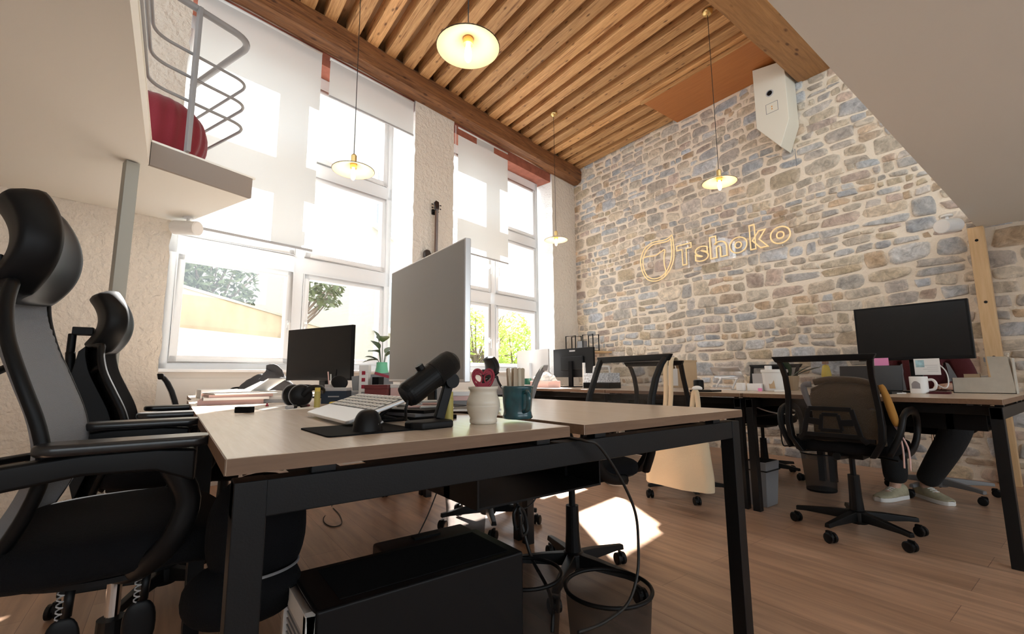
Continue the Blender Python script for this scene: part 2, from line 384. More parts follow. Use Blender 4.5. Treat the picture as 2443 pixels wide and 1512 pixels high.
# ---- stone wall (the wall on the right): coursed rubble, every stone a low relief in the wall's mesh
def stone_wall():
    rnd = random.Random(11)
    vs = []; fs = []; cols = []
    pal = [(.42,.37,.31),(.47,.38,.28),(.50,.40,.27),(.43,.43,.43),(.45,.44,.43),(.52,.44,.34),(.46,.34,.27),(.40,.35,.30),(.40,.41,.43),(.55,.47,.37),(.50,.35,.22),(.44,.39,.35)]
    mort = (.85,.74,.61)
    UM, VM = 8.2, 4.62
    def wv(u, v): return .030*noise.noise(Vector((u*1.3, v*2.1, 3.3))) + .012*noise.noise(Vector((u*4.1, v*3.1, 9.3)))
    def P(u, v, h): return (XS - h, P0.y - u, v)
    # mortar bed
    nu, nv = 60, 34
    for j in range(nv+1):
        for i in range(nu+1):
            u = -.35 + (UM+.35)*i/nu; v = VM*j/nv
            vs.append(P(u, v, .004*noise.noise(Vector((u*5, v*5, 0))))); cols.append((*mort, 0))
    for j in range(nv):
        for i in range(nu): fs.append((j*(nu+1)+i, j*(nu+1)+i+1, (j+1)*(nu+1)+i+1, (j+1)*(nu+1)+i))
    def stone(q):     # q: 4 corners (u,v): bl, br, tr, tl
        k = len(vs); n = 18
        e = rnd.uniform(2.6, 8); h = rnd.uniform(.006, .020); ph = rnd.uniform(0, 99)
        c = rnd.choice(pal); g = rnd.uniform(.72, 1.12); w = rnd.uniform(-.02,.02)
        c = tuple(.85*q*g*1.22 + .15*.47*g for q in c); c = (c[0]+w, c[1], c[2]-w); tu = rnd.uniform(-.006,.006); tv = rnd.uniform(-.006,.006)
        for s, hh in ((1.0, .0), (.93, h*.75), (.70, h), (.30, h*1.05)):
            for a in range(n):
                t = 2*PI*a/n
                x = math.copysign(abs(math.cos(t))**(2/e), math.cos(t)); y = math.copysign(abs(math.sin(t))**(2/e), math.sin(t))
                r = s*(1 + .10*noise.noise(Vector((math.cos(t)*1.4+ph, math.sin(t)*1.4, ph))) + .06*noise.noise(Vector((math.cos(t)*4+ph, math.sin(t)*4, ph))))
                x = max(-1.03, min(1.03, x*r)); y = max(-1.03, min(1.03, y*r))
                fu, fv = (x+1)/2, (y+1)/2
                u = (q[0][0]*(1-fu)+q[1][0]*fu)*(1-fv) + (q[3][0]*(1-fu)+q[2][0]*fu)*fv
                v = (q[0][1]*(1-fu)+q[1][1]*fu)*(1-fv) + (q[3][1]*(1-fu)+q[2][1]*fu)*fv
                hz = hh + (tu*x + tv*y if hh else -.004) + (.005*noise.noise(Vector((u*14, v*14, ph))) if hh else 0)
                vs.append(P(u, v, hz))
                mx_ = {1.0:.75,.93:.30,.70:.08,.30:0}[s]; mx_ = max(0, min(1, mx_ + .45*noise.noise(Vector((u*18+ph, v*18, ph)))*(1 if s > .5 else .5)))
                cols.append((*(c[i]*(1-mx_)+mort[i]*mx_ for i in range(3)), 1-.6*(s == 1.0)))
        for r in range(3):
            for a in range(n): fs.append((k+r*n+a, k+r*n+(a+1)%n, k+(r+1)*n+(a+1)%n, k+(r+1)*n+a))
        fs.append(tuple(range(k+3*n, k+4*n)))
    v = -.02
    while v < VM:
        H = rnd.choice([.07,.085,.10,.115,.13,.15,.18]) * rnd.uniform(.9,1.1); u = -.1 - rnd.uniform(0,.15)
        while u < UM:
            w = max(.07, min(.36, H*rnd.uniform(.75, 2.8)))
            def cell(u0, u1, f0, f1):
                m = rnd.uniform(.004, .014); jj = min(.026, H*.17); j = lambda: rnd.uniform(-jj, jj)
                def c(uu, f): return (uu + j(), v + H*f + wv(uu, v + H*f)*(1 if f in (0,1) else .6) + j()*.7)
                bl, br, tr, tl = c(u0,f0), c(u1,f0), c(u1,f1), c(u0,f1)
                stone([(bl[0]+m,bl[1]+m*.8),(br[0]-m,br[1]+m*.8),(tr[0]-m,tr[1]-m*.8),(tl[0]+m,tl[1]-m*.8)])
            r = rnd.random()
            if H > .125 and r < .40:
                f = rnd.uniform(.38,.62); cell(u,u+w,0,f)
                if w > .26 and rnd.random() < .6:
                    g = rnd.uniform(.35,.65); cell(u,u+w*g,f,1); cell(u+w*g,u+w,f,1)
                else: cell(u,u+w,f,1)
            elif w > .3 and r < .42:
                g = rnd.uniform(.62,.75); cell(u,u+w*g,0,1)
                cell(u+w*g,u+w,0,.5); cell(u+w*g,u+w,.5,1)
            else: cell(u,u+w,0,1)
            u += w
        v += H
    me = bpy.data.meshes.new('wall_right'); me.from_pydata(vs, [], fs); me.update()
    ca = me.color_attributes.new('Col', 'FLOAT_COLOR', 'POINT')
    for i, c in enumerate(cols): ca.data[i].color = c
    for p in me.polygons: p.use_smooth = True
    bm = bmesh.new(); bm.from_mesh(me); bmesh.ops.recalc_face_normals(bm, faces=bm.faces)
    bm.to_mesh(me); bm.free()
    # all normals face the room
    for p in me.polygons:
        if p.normal.x > 0: p.flip()
    me.materials.append(M['stone'])
    o = bpy.data.objects.new('wall_right', me); C.objects.link(o); struct(o)
    b = MB(); b.box(XS+.012,-3.0,0, XS+.35,5.6,4.62); struct(b.build('wall_right_core', M['wall_white']))
stone_wall()
# ---- window wall: built in (t, off, z): t along the wall, off outwards. Solid piers, two tall niches
T1a, T1b, T2a, T2b, TH = -5.47, -3.285, -2.695, -.645, .41
ZTOP = 4.62; ZLIN = 4.0
def pier(name, t0, t1, ja, jb):
    b = MB(); n = 60
    L = [(t0 + (.016*noise.noise(Vector((0,i*.9,1))) + .008*noise.noise(Vector((4,i*2.3,1))) if ja else 0)) for i in range(n+1)]
    R = [(t1 + (.016*noise.noise(Vector((7,i*.9,2))) + .008*noise.noise(Vector((9,i*2.3,2))) if jb else 0)) for i in range(n+1)]
    vs = []; fs = []
    for i in range(n+1):
        z = ZTOP*i/n; vs += [(L[i],0,z),(R[i],0,z)]
    for i in range(n): fs.append((2*i,2*i+1,2*i+3,2*i+2))
    b.add(vs, fs); o = struct(b.build(name, M['plaster'], M=MW))
    # white rendered sides of the niche
    b = MB()
    for e, T, s in ((ja, L, 1), (jb, R, -1)):
        if not e: continue
        vs = []; fs = []
        for i in range(n+1):
            z = ZTOP*i/n; q = (t0 if T is L else t1)
            vs += [(T[i],-.001,z),(T[i]+s*.012,.03,z),(q+s*.018,.30,z),(q+s*.02,TH,z)]
        for i in range(n):
            for k in range(3): fs.append((4*i+k,4*i+k+1,4*i+k+5,4*i+k+4))
        b.add(vs, fs)
    # body behind
    b.box(t0+.03, .012, 0, t1-.03, TH-.01, ZTOP)
    struct(b.build(name.replace('wall_window','wall_reveal'), M['plaster_white'], M=MW))
pier('wall_window_left', -8.6, T1a, False, True)
pier('wall_window_pier', T1b, T2a, True, True)
pier('wall_window_right', T2b, .10, True, False)
for k, (a, c) in enumerate(((T1a,T1b),(T2a,T2b))):
    b = MB(); b.box(a-.02, .20, 0, c+.02, TH-.02, .905); b.box(a-.02,.01,4.10,c+.02,TH-.01,ZTOP)
    struct(b.build('wall_under_window', M['wall_white'], M=MW))
    b = MB(); b.box(a-.01, .10, .905, c+.01, .34, .93); struct(b.build('window_%d_sill' % (k+1), M['pvc'], M=MW, bevel=.006))
    b = MB(); b.box(a+.0, .03, 3.955, c-.0, .36, 4.10); struct(b.build('trim_%d' % (k+1), M['lintel'], M=MW))
    b = MB()
    b.box(a+.03,.188,.12, c-.03,.198,.86); b.box(a+.5,.184,.30, c-.4,.188,.72)
    struct(b.build('trim_%d' % (k+3), M['wall_white'], M=MW, bevel=.004))
# ---- windows: frame, sashes with glass and handles; two columns, three rows
def window(nm, a, c, m, cols):
    root = thing(nm, None, None, kind='structure'); root.matrix_world = MW.copy()
    z0, zt = .93, 3.955
    rails = [(1.86,2.02),(2.87,3.02)]
    ya, yb = .24, .31
    b = MB()
    b.box(a,ya,z0,a+.075,yb,zt); b.box(c-.075,ya,z0,c,yb,zt); b.box(a,ya,z0,c,yb,z0+.055); b.box(a,ya,zt-.13,c,yb,zt)
    for r0, r1 in rails: b.box(a,ya,r0,c,yb,r1)
    b.box(m-.05,ya,z0,m+.05,yb,zt)
    b.build('frame', M['pvc'], root, bevel=.006)
    rows = [(z0+.055,1.86),(2.02,2.87),(3.02,zt-.13)]
    for (q0, q1) in ((a+.075,m-.05),(m+.05,c-.075)):
        for k, (r0, r1) in enumerate(rows):
            s = .055; y0, y1 = .225, .30
            f = MB()
            f.box(q0,y0,r0,q0+s,y1,r1); f.box(q1-s,y0,r0,q1,y1,r1); f.box(q0,y0,r0,q1,y1,r0+s); f.box(q0,y0,r1-s,q1,y1,r1)
            sa = f.build('sash', M['pvc'], root, bevel=.006)
            g = MB(); g.box(q0+s-.005,.262,r0+s-.005,q1-s+.005,.266,r1-s+.005); g.build('pane', M['glass'], sa)
            if k < 2:
                hx = q1-s/2 if q0 < m-.2 else q0+s/2
                h = MB(); zc = r0+.42*(r1-r0); h.box(hx-.014,.205,zc-.035,hx+.014,.226,zc+.035); h.box(hx-.010,.185,zc-.012,hx+.010,.206,zc+.012); h.box(hx-.010,.178,zc-.11,hx+.010,.190,zc+.015)
                h.build('handle', M['white_pl'], sa, bevel=.004)
window('window_1', T1a+.02, T1b-.13, -4.42, 2)
window('window_2', T2a+.02, T2b-.02-.06, -1.755, 2)
# ---- other walls, never in view but closing the room; unseen openings added to brighten the interior with sky light
b = MB(); b.box(-2.9,-3.0,0,-2.6,6.0,2.25); b.box(-2.9,-3.0,4.2,-2.6,6.0,ZTOP); b.box(-2.9,-3.0,2.25,-2.6,-2.0,4.2); b.box(-2.9,2.6,2.25,-2.6,6.0,4.2)
struct(b.build('wall_left', M['wall_white']))
b = MB(); b.box(-2.6,-3.0,0,5.3,-2.7,.85); b.box(-2.6,-3.0,1.9,5.3,-2.7,2.5); b.box(-2.6,-3.0,4.3,5.3,-2.7,ZTOP); b.box(-2.6,-3.0,.85,-2.0,-2.7,4.3); b.box(4.9,-3.0,.85,5.3,-2.7,4.3); b.box(1.2,-3.0,.85,1.5,-2.7,4.3)
struct(b.build('wall_back', M['wall_white']))
# ---- ceiling: boards over old joists, the big beam along the window wall, a second beam, plywood panel
JZ = 4.315
_wy = lambda x: P0.y + (x-P0.x)*math.tan(WR) + .30
b = MB(); b.prism([(-3.2,1.30),(5.6,1.30),(5.6,_wy(5.6)),(-3.2,_wy(-3.2))], JZ+.16, JZ+.19); struct(b.build('ceiling', M['boards']))
b = MB(); b.box(-3.2,-3.0,4.36,5.6,1.42,4.42); struct(b.build('ceiling_white', M['wall_white']))
def beam(name, mat, M_, x0, x1, y0, y1, z0, z1, seed, amp=.012, n=50):
    b = MB(); prof = [(y0,z0),(y1,z0),(y1,z1),(y0,z1)]; pr = []
    for i, (p, q) in enumerate(zip(prof, prof[1:]+prof[:1])):
        for k in range(4): pr.append((p[0]+(q[0]-p[0])*k/4, p[1]+(q[1]-p[1])*k/4))
    m = len(pr); vs = []; fs = []
    for i in range(n+1):
        x = x0+(x1-x0)*i/n
        for k, (y, z) in enumerate(pr):
            d = amp*noise.noise(Vector((x*1.7+seed, k*1.3, seed))) + amp*.5*noise.noise(Vector((x*6+seed, k*2.1, seed)))
            corner = .012 if k % 4 == 0 else 0
            cy = (y0+y1)/2; cz = (z0+z1)/2
            vs.append((x, y + (d if y > cy else -d) - math.copysign(corner, y-cy)*.5, z + (d if z > cz else -d) - math.copysign(corner, z-cz)*.5))
    for i in range(n):
        for k in range(m): fs.append((i*m+k, i*m+(k+1)%m, (i+1)*m+(k+1)%m, (i+1)*m+k))
    fs += [tuple(range(m))[::-1], tuple(range(n*m, n*m+m))]
    b.add(vs, fs); o = struct(b.build(name, mat, M=M_)); 
    return o
beam('trim_5', M['beam'], MW, -8.2, -.02, -.17, .01, 4.08, JZ+.01, 3.3)
beam('trim_6', M['beam2'], None, -3.0, 5.26, 1.455, 1.775, 4.02, JZ, 8.8, amp=.006)
rj = random.Random(5); k = 7
xj = 5.17
while xj > -1.6:
    w = rj.uniform(.112,.142); dz = rj.uniform(-.012,.012); yend = P0.y + (xj-P0.x)*math.tan(WR) - .13
    b = MB(); n = 18; a = rj.uniform(-.008,.008); vs = []; fs = []; y0 = 1.5
    for i in range(n+1):
        y = y0+(yend-y0)*i/n
        for (sx, z) in ((-1,JZ),(-.85,JZ-.004),(.85,JZ-.004),(1,JZ),(1,JZ+.165),(-1,JZ+.165)):
            d = .006*noise.noise(Vector((y*2.2, xj*9+sx, z)))
            vs.append((sx*(w/2+d)+a*i/n, y, z + (dz+d if z < JZ+.1 else 0)))
    for i in range(n):
        for q in range(6): fs.append((i*6+q, i*6+(q+1)%6, (i+1)*6+(q+1)%6, (i+1)*6+q))
    fs += [tuple(range(6)), tuple(range(n*6, n*6+6))]
    b.add(vs, fs); struct(b.build('trim_%d' % k, M['joist'], M=Matrix.Translation((xj,0,0)))); k += 1
    xj -= .2205
b = MB(); b.box(4.53,1.84,JZ-.035,5.262,3.25,JZ-.016); struct(b.build('trim_%d' % k, M['ply'])); k += 1
b = MB(); b.box(4.50,1.80,JZ-.042,4.53,3.28,JZ-.010); struct(b.build('trim_%d' % k, M['joist'])); k += 1
# ---- mezzanines (white soffits): left one on a steel post, right one with the wooden post
ZM = 2.045; ZMT = ZM+.145
pa, pb = G(355,393,ZM), G(597,473,ZM)
def wy(x): return P0.y + (x-P0.x)*math.tan(WR)      # the window wall's face
pc = Vector((-.02, wy(-.02)-.004, 0))
poly = [(-2.6,-2.7),(pa.x,-2.7),(pa.x,pa.y),(pb.x,pb.y),(pc.x,pc.y),(-2.6,wy(-2.6)-.004)]
b = MB(); b.prism(poly, ZM, ZMT-.012); struct(b.build('ceiling_left_mezzanine', M['mezz_white']))
def lip(p, q, o=.008, z0=ZM-.002, z1=ZMT-.012, extra=0):
    p, q = Vector((p[0],p[1],0)), Vector((q[0],q[1],0)); d = (q-p).normalized(); nn = Vector((d.y,-d.x,0))
    return [(p.x,p.y),(q.x,q.y),(q.x+nn.x*o,q.y+nn.y*o),(p.x+nn.x*o,p.y+nn.y*o)]
b = MB(); b.prism(lip((pa.x,pa.y),(pb.x,pb.y),-.012), ZM-.001, ZMT-.012); 
b.prism(lip((pa.x,pa.y),(pb.x,pb.y),.012), ZM-.001, ZMT-.012); struct(b.build('trim_%d' % k, M['fascia'])); k += 1
b = MB(); b.prism([(pa.x-.5,pa.y-1.4),(pa.x+.004,pa.y-1.4),(pa.x+.004,pa.y-.012),(pb.x+.022,pb.y-.010),(pb.x-.02,pb.y+.05),(pa.x-.3,pa.y+.2)], ZMT-.012, ZMT); struct(b.build('trim_%d' % k, M['mezz_white'])); k += 1
b = MB(); b.prism([(-2.3,-2.7),(XS,-2.7),(XS,.585),(4.5,.575),(1.0,.545),(pa.x+.001,.54),(pa.x+.001,-2.7)], ZM, ZMT); struct(b.build('ceiling_right_mezzanine', M['mezz_white']))
# ================================================================= FIXTURES
# ---- steel post under the left mezzanine, wooden post under the right one
b = MB(); b.box(-.03,-.03,0,.03,.03,ZM-.006); b.box(-.07,-.07,0,.07,.07,.008)
t = thing('support_post', 'square grey-green steel post carrying the left mezzanine', 'post', (-.275,3.15,0), math.radians(20))
b.build('shaft', M['post_green'], t, bevel=.003)
t = thing('wooden_post', 'pale pine post with dark bolt holes against the stone wall under the mezzanine', 'post', (5.205,.59,0))
b = MB(); b.box(-.032,-.047,0,.032,.047,ZM-.002); b.build('shaft', M['pine'], t, bevel=.004)
for z in (.98,1.42,1.93):
    b = MB(); b.lathe([(0,0),(.011,0),(.011,.003),(0,.003)], 12, M=Matrix.Translation((-.032,0,z)) @ Matrix.Rotation(-PI/2,4,'Y')); b.build('bolt', M['black'], t)
# ---- mezzanine railing: three thin rails and a thick handrail round the nose of the platform
t = thing('mezzanine_railing', 'pale tubular railing with rounded corners on the left mezzanine edge', 'railing', (0,0,ZMT))
ins = .055
def railpath(h, R=.10):
    a0 = Vector((pa.x-.04, .9, h)); a1 = Vector((pa.x-.04, pa.y-.02, h)); b1 = Vector((pb.x-.05, pb.y-.02, h)); dirc = (Vector((pc.x,pc.y,0))-Vector((pb.x,pb.y,0))).normalized()
    c1 = Vector((pb.x-.05,pb.y-.02,h)) + dirc*.86
    def corner(p, q, r, R):
        u = (p-q).normalized(); v = (r-q).normalized(); out = []
        for k in range(9):
            s = k/8; out.append((q+u*R)*(1-s)**2 + q*2*s*(1-s) + (q+v*R)*s**2)
        return out
    return [a0] + corner(a0,a1,b1,R) + corner(a1,b1,c1,R*1.1) + [c1]
for h in (.33,.485,.64):
    b = MB(); b.tube(railpath(h), .0095, 8); b.build('rail', M['rail_grey'], t, smooth=True)
b = MB(); b.tube(railpath(.95,.12), .022, 12); b.build('handrail', M['rail_grey'], t, smooth=True)
dB = (pb-pa).normalized()
for q in (Vector((-.035,3.175,0)), Vector((pa.x-.04,1.6,0))):
    b = MB(); b.box(-.011,-.02,.0,.011,.02,.95); b.build('post', M['rail_grey'], t, bevel=.002, M=Matrix.Translation(q) @ Matrix.Rotation(math.atan2(dB.y,dB.x),4,'Z'))
# ---- pouf on the platform
t = thing('pouf', 'crimson velvet pouf with pleats on the left mezzanine behind the railing', 'pouf', (-.235,3.60,ZMT))
b = MB()
def pf(u, v):
    a = 2*PI*u; q = -PI/2+PI*v; pl_ = 1 + .022*math.cos(a*22)*math.cos(q)
    r = .30*abs(math.cos(q))**.75*pl_; return (r*math.cos(a), r*math.sin(a), .235+.235*math.copysign(abs(math.sin(q))**.85, math.sin(q)))
b.grid(pf, 132, 20, cu=True); b.build('cover', M['crimson'], t, smooth=True)
b = MB(); b.lathe([(0,0),(.02,0),(.024,.006),(.012,.014),(0,.015)], 14, c=(0,0,.466)); b.build('button', M['crimson'], t, smooth=True)
# ---- spotlights on the soffits
def spotlight(loc, aim, label):
    t = thing('spotlight', label, 'spotlight', loc, group=None)
    b = MB(); b.lathe([(0,-.012),(.035,-.012),(.035,0),(0,0)], 20); b.build('mount', M['white_pl'], t)
    b = MB(); b.tube([(0,0,-.01),(0,0,-.06)], .010, 10); b.build('stem', M['white_pl'], t)
    d = Vector(aim).normalized(); Q = Matrix.Translation((0,0,-.082)) @ d.to_track_quat('Z','Y').to_matrix().to_4x4()
    b = MB(); b.lathe([(0,-.11),(.048,-.11),(.052,-.105),(.052,.084),(.048,.087),(0,.087)], 28, M=Q); b.build('can', M['white_pl'], t, smooth=False)
    b = MB(); b.lathe([(0,.0872),(.045,.0872),(.045,.089),(0,.089)], 28, M=Q); b.build('lens', M['paper'], t)
    return t
spotlight((-.0,4.02,ZM), (.72,-.69,-.10), 'white can spotlight under the left mezzanine beside the window')
spotlight((4.62,.665,ZM), (-.95,.28,-.18), 'white can spotlight under the right mezzanine by the wooden post')
bpy.context.view_layer.update()
# ---- pendant lamps: brass canopy, twisted cord, socket, flat white disc, filament bulb
def pendant():
    t = thing('pendant_lamp', None, 'lamp', (0,0,0), group='disc pendant lamps')
    R = .147
    b = MB(); b.lathe([(.018,.052),(.05,.040),(.10,.016),(R,-.002),(R+.001,-.006),(R-.002,-.006),(.10,.011),(.05,.034),(.018,.046)], 40); sh = b.build('shade', M['shade'], t, smooth=True)
    b = MB(); b.tube([(R*math.cos(2*PI*k/48), R*math.sin(2*PI*k/48), -.004) for k in range(48)], .0024, 6, closed=True); b.build('rim', M['black'], sh)
    b = MB(); b.lathe([(0,.118),(.012,.118),(.020,.108),(.020,.05),(.024,.048),(.024,.012),(0,.012)], 20); b.build('socket', M['gold'], t, smooth=False)
    b = MB(); b.lathe([(0,-.078),(.008,-.076),(.0155,-.064),(.0175,-.045),(.016,-.022),(.012,.0),(.010,.013)], 18); b.build('bulb', M['bulb'], t, smooth=True)
    return t
def hang(root, x, y, z, top, label, tilt=(0,0)):
    root.location = (x,y,z); root['label'] = label
    b = MB(); b.tube([(0,0,.118),(0,0,top-z-.012)], .0028, 6); b.build('cord', M['cable'], root)
    b = MB(); b.lathe([(0,-.045),(.012,-.045),(.042,-.030),(.050,-.012),(.050,0),(0,0)], 22); b.build('canopy', M['gold'], root, M=Matrix.Translation((0,0,top-z)), smooth=True)
pl0 = pendant()
others = [copy_tree(pl0) for _ in range(3)]
for root, (x, y, z, l) in zip([pl0]+others, [(.938,3.178,2.353,'white disc pendant lamp hanging in front of the raised blind of the left window'),
        (.997,1.668,2.391,'nearest and largest white disc pendant lamp, hanging high above the near desks'),
        (3.84,1.99,2.59,'white disc pendant lamp hanging above the golden wall sign'),
        (3.78,4.12,2.58,'farthest white disc pendant lamp, hanging by the corner of window and stone wall')]):
    hang(root, x, y, z, JZ-.008, l)
# ---- wall sign: golden outline tubes on clear acrylic, lettering Tshoko
t = thing('wall_sign', 'golden outline sign reading Tshoko with a drop logo on the stone wall', 'sign', (XS-.09, 3.0, 2.3))
inv = Matrix.Translation((-(XS-.09),-3.0,-2.3))
def wl(px): return [inv @ GX(1480+x/5.31, 500+y/5.31, XS-.085) for x, y in px]
o1 = [(655,325),(672,440),(680,560),(662,680),(605,800),(520,880),(420,905),(340,880),(285,800),(258,680),(268,590),(312,490),(400,420),(480,400),(560,382),(620,352)]
o2 = [(638,372),(648,470),(650,570),(634,670),(585,780),(510,852),(425,876),(355,852),(308,780),(286,680),(296,600),(335,512),(410,447),(485,427),(565,410),(612,390)]
o3 = [(288,612),(350,592),(440,582),(520,530),(562,508),(553,590),(556,690),(578,790),(560,850)]
lg = None
for pts, cl in ((o1,True),(o2,True),(o3,False)):
    b = MB(); b.tube(spline(wl(pts), 5, cl), .0075, 8, closed=cl); q = b.build('logo_tube', M['tube_gold'], t, smooth=True)
def outline_text(s, size):
    cu = bpy.data.curves.new('letter', 'FONT'); cu.body = s; cu.size = size; cu.fill_mode = 'NONE'; cu.bevel_depth = .0072; cu.bevel_resolution = 2; cu.offset = .014; cu.resolution_u = 6
    ob = bpy.data.objects.new('letter_src', cu); C.objects.link(ob); bpy.context.view_layer.update()
    me = bpy.data.meshes.new_from_object(ob.evaluated_get(bpy.context.evaluated_depsgraph_get()))
    bpy.data.objects.remove(ob); return me
RM = Matrix(((0,0,-1,0),(-1,0,0,0),(0,1,0,0),(0,0,0,1)))
x0 = 0
SZ = .315
lets = [('T',3.095),('s',2.875+.0),('h',2.655+.04),('o',2.535+.0),('k',2.315+.02),('o',2.125+.03)]
def ycol(px): return (GX(px, 585, XS-.085)).y
lets = [('T',ycol(1613),ycol(1650)),('s',ycol(1656),ycol(1690)),('h',ycol(1692),ycol(1735)),('o',ycol(1739),ycol(1784)),('k',ycol(1789),ycol(1836)),('o',ycol(1838),ycol(1890))]
ZB = 2.268
for ch, ya, yb in lets:
    me = outline_text(ch, SZ); xs = [v.co.x for v in me.vertices]; ys = [v.co.y for v in me.vertices]
    xa, xb = min(xs), max(xs); wd = (ya-yb); sx = wd/(xb-xa)
    hgt = {'T':.285,'h':.285,'k':.300,'s':.20,'o':.20}[ch]; ya0 = min(ys); sy = hgt/(max(ys)-ya0)
    for v in me.vertices: v.co = Vector(((v.co.x-xa)*sx, (v.co.y-ya0)*sy, v.co.z))
    me.materials.clear(); me.materials.append(M['tube_gold'])
    for p in me.polygons: p.use_smooth = True; p.material_index = 0
    me.name = 'letter'; o = bpy.data.objects.new('letter', me); C.objects.link(o); o.parent = t
    o.matrix_basis = Matrix.Translation((.005, ya-3.0, ZB-2.3-.004)) @ RM
b = MB(); b.box(.018, ycol(1897)-3.0, -.075, .023, ycol(1606)-3.0, .31); b.build('backing', M['acrylic'], t)
b = MB(); b.prism([tuple(p[1:]) for p in spline(wl(o1),4,True)], .018, .022, plane='yz'); b.build('logo_backing', M['acrylic'], t)
for y, z in ((.08,.28),(-.95,.28),(.08,-.05),(-.95,-.05),(.60,.1)):
    b = MB(); b.tube([(.02,y,z),(.095,y,z)], .006, 8); b.build('standoff', M['chrome'], t)
# ---- white boxed unit high on the stone wall with a round port and a small label plate
t = thing('wall_unit', 'white angular wall unit with round port below the ceiling beam on the stone wall', 'wall unit', (5.0,1.97,3.26))
dy, dz = 1.97, 3.26
po = [(2.125,4.27),(1.80,4.20),(1.80,3.53),(1.905,3.26),(2.13,3.57)]
b = MB(); b.prism([(y-dy,z-dz) for y,z in po], 0, .255, plane='yz'); b.build('housing', mat('cream_metal', (.74,.70,.60), .45), t, bevel=.006)
QX = Matrix.Rotation(-PI/2,4,'Y')
b = MB(); b.lathe([(0,0),(.038,0),(.038,.008),(.030,.010),(.030,.004),(0,.004)], 28, M=Matrix.Translation((0,1.965-dy,3.905-dz)) @ QX); b.build('port', M['grey_light'], t, smooth=False)
b = MB(); b.lathe([(0,.0042),(.027,.0042),(.027,.0052),(0,.0052)], 28, M=Matrix.Translation((0,1.965-dy,3.905-dz)) @ QX); b.build('port_glass', M['black'], t)
b = MB(); yy, zz = 1.955-dy, 3.735-dz
for a0, a1, c0, c1 in ((-.062,.062,.052,.056),(-.062,.062,-.056,-.052),(-.062,-.058,-.056,.056),(.058,.062,-.056,.056)): b.box(-.0015,yy+a0,zz+c0,.001,yy+a1,zz+c1)
b.build('label_frame', M['grey'], t)
b = MB()
for dz_ in (.012,-.016): b.box(-.0015,yy-.006,zz+dz_-.006,.001,yy+.006,zz+dz_+.006)
b.build('label_mark', M['orange'], t)
b = MB(); b.tube([(.24,1.86-dy,3.29-dz),(.25,1.86-dy,3.13-dz),(.26,1.865-dy,3.10-dz)], .004, 6); b.build('pipe', M['grey'], t)
# ---- bass guitar hung on the plaster pier
gt = thing('bass_guitar', 'small dark bass guitar hung on the rough plaster pier', 'guitar', WP(-3.01,-.045,1.86), WR)
out = spline([(0,0,0),(.15,.03,0),(.185,.14,0),(.135,.24,0),(.12,.30,0),(.155,.38,0),(.13,.47,0),(.075,.455,0),(.05,.40,0),(-.05,.40,0),(-.085,.44,0),(-.14,.43,0),(-.15,.36,0),(-.11,.29,0),(-.12,.22,0),(-.185,.13,0),(-.15,.03,0)], 4, True)
b = MB(); b.prism([(p.x,p.y) for p in out], -.02, .02, plane='xz'); b.build('body', M['guitar'], gt, bevel=.006)
b = MB(); b.box(-.021,-.036,.34,.021,-.02,.93); b.build('neck', M['guitarwood'], gt, bevel=.004)
b = MB(); b.prism([(-.022,.93),(.022,.93),(.036,.985),(.030,1.045),(-.012,1.055),(-.042,1.02),(-.030,.97)], -.034, -.02, plane='xz'); b.build('headstock', M['guitar'], gt, bevel=.004)
for sx, z in ((-.05,.955),(-.053,.995),(.045,.965),(.047,1.01)):
    b = MB(); b.tube([(sx*.5,-.028,z),(sx,-.028,z)], .003, 6); b.ell((sx*1.25,-.028,z),(.012,.006,.008), nu=10, nv=6); b.build('tuner', M['black'], gt, smooth=True)
b = MB()
for q in range(4): b.tube([(-.012+.008*q,-.0385,.12),(-.010+.0066*q,-.0385,.95)], .0007, 4)
b.build('strings', M['silver'], gt)
b = MB(); b.box(-.045,-.032,.10,.045,-.02,.125); b.build('bridge', M['grey'], gt, bevel=.002)
b = MB(); b.box(-.04,-.027,.20,.04,-.02,.235); b.build('pickup', M['grey'], gt, bevel=.002)
b = MB(); b.box(-.02,.02,.90,.02,.043,.96); b.tube([(-.025,.03,.925),(-.03,-.03,.925)], .005, 8); b.tube([(.025,.03,.925),(.03,-.03,.925)], .005, 8); b.build('hanger', M['black'], gt)
# ---- roller blinds
def blind(t0, t1, zb, off, label):
    t = thing('roller_blind', label, 'blind', WP(0,0,0), WR, group=None)
    b = MB(); b.grid(lambda u, v: (t0+(t1-t0)*u, off+.002*math.sin(u*9), zb+(4.065-zb)*v), 12, 12); b.build('cloth', M['blind'], t, smooth=True)
    b = MB(); b.box(t0-.002,off-.006,zb-.018,t1+.002,off+.006,zb+.004); b.build('bottom_bar', M['grey_light'], t, bevel=.003)
    b = MB(); b.tube([(t0,off+.012,4.055),(t1,off+.012,4.055)], .018, 14); b.build('roller', M['white_pl'], t, smooth=True)
    return t
blind(-5.44,-4.40,2.045,.015,'long lowered white roller blind with sunlit squares on the left window')
blind(-4.315,-3.30,3.655,.015,'short raised white roller blind on the left window beside the plaster pier')
bl3 = blind(-2.60,-1.655,2.43,.03,'half lowered white roller blind on the far window')
b = MB(); b.tube([(-2.665,.01,4.05),(-2.668,.008,3.2),(-2.66,.01,2.2),(-2.655,.01,3.2),(-2.65,.01,4.05)], .0025, 5); b.build('chain', M['white_pl'], bl3)
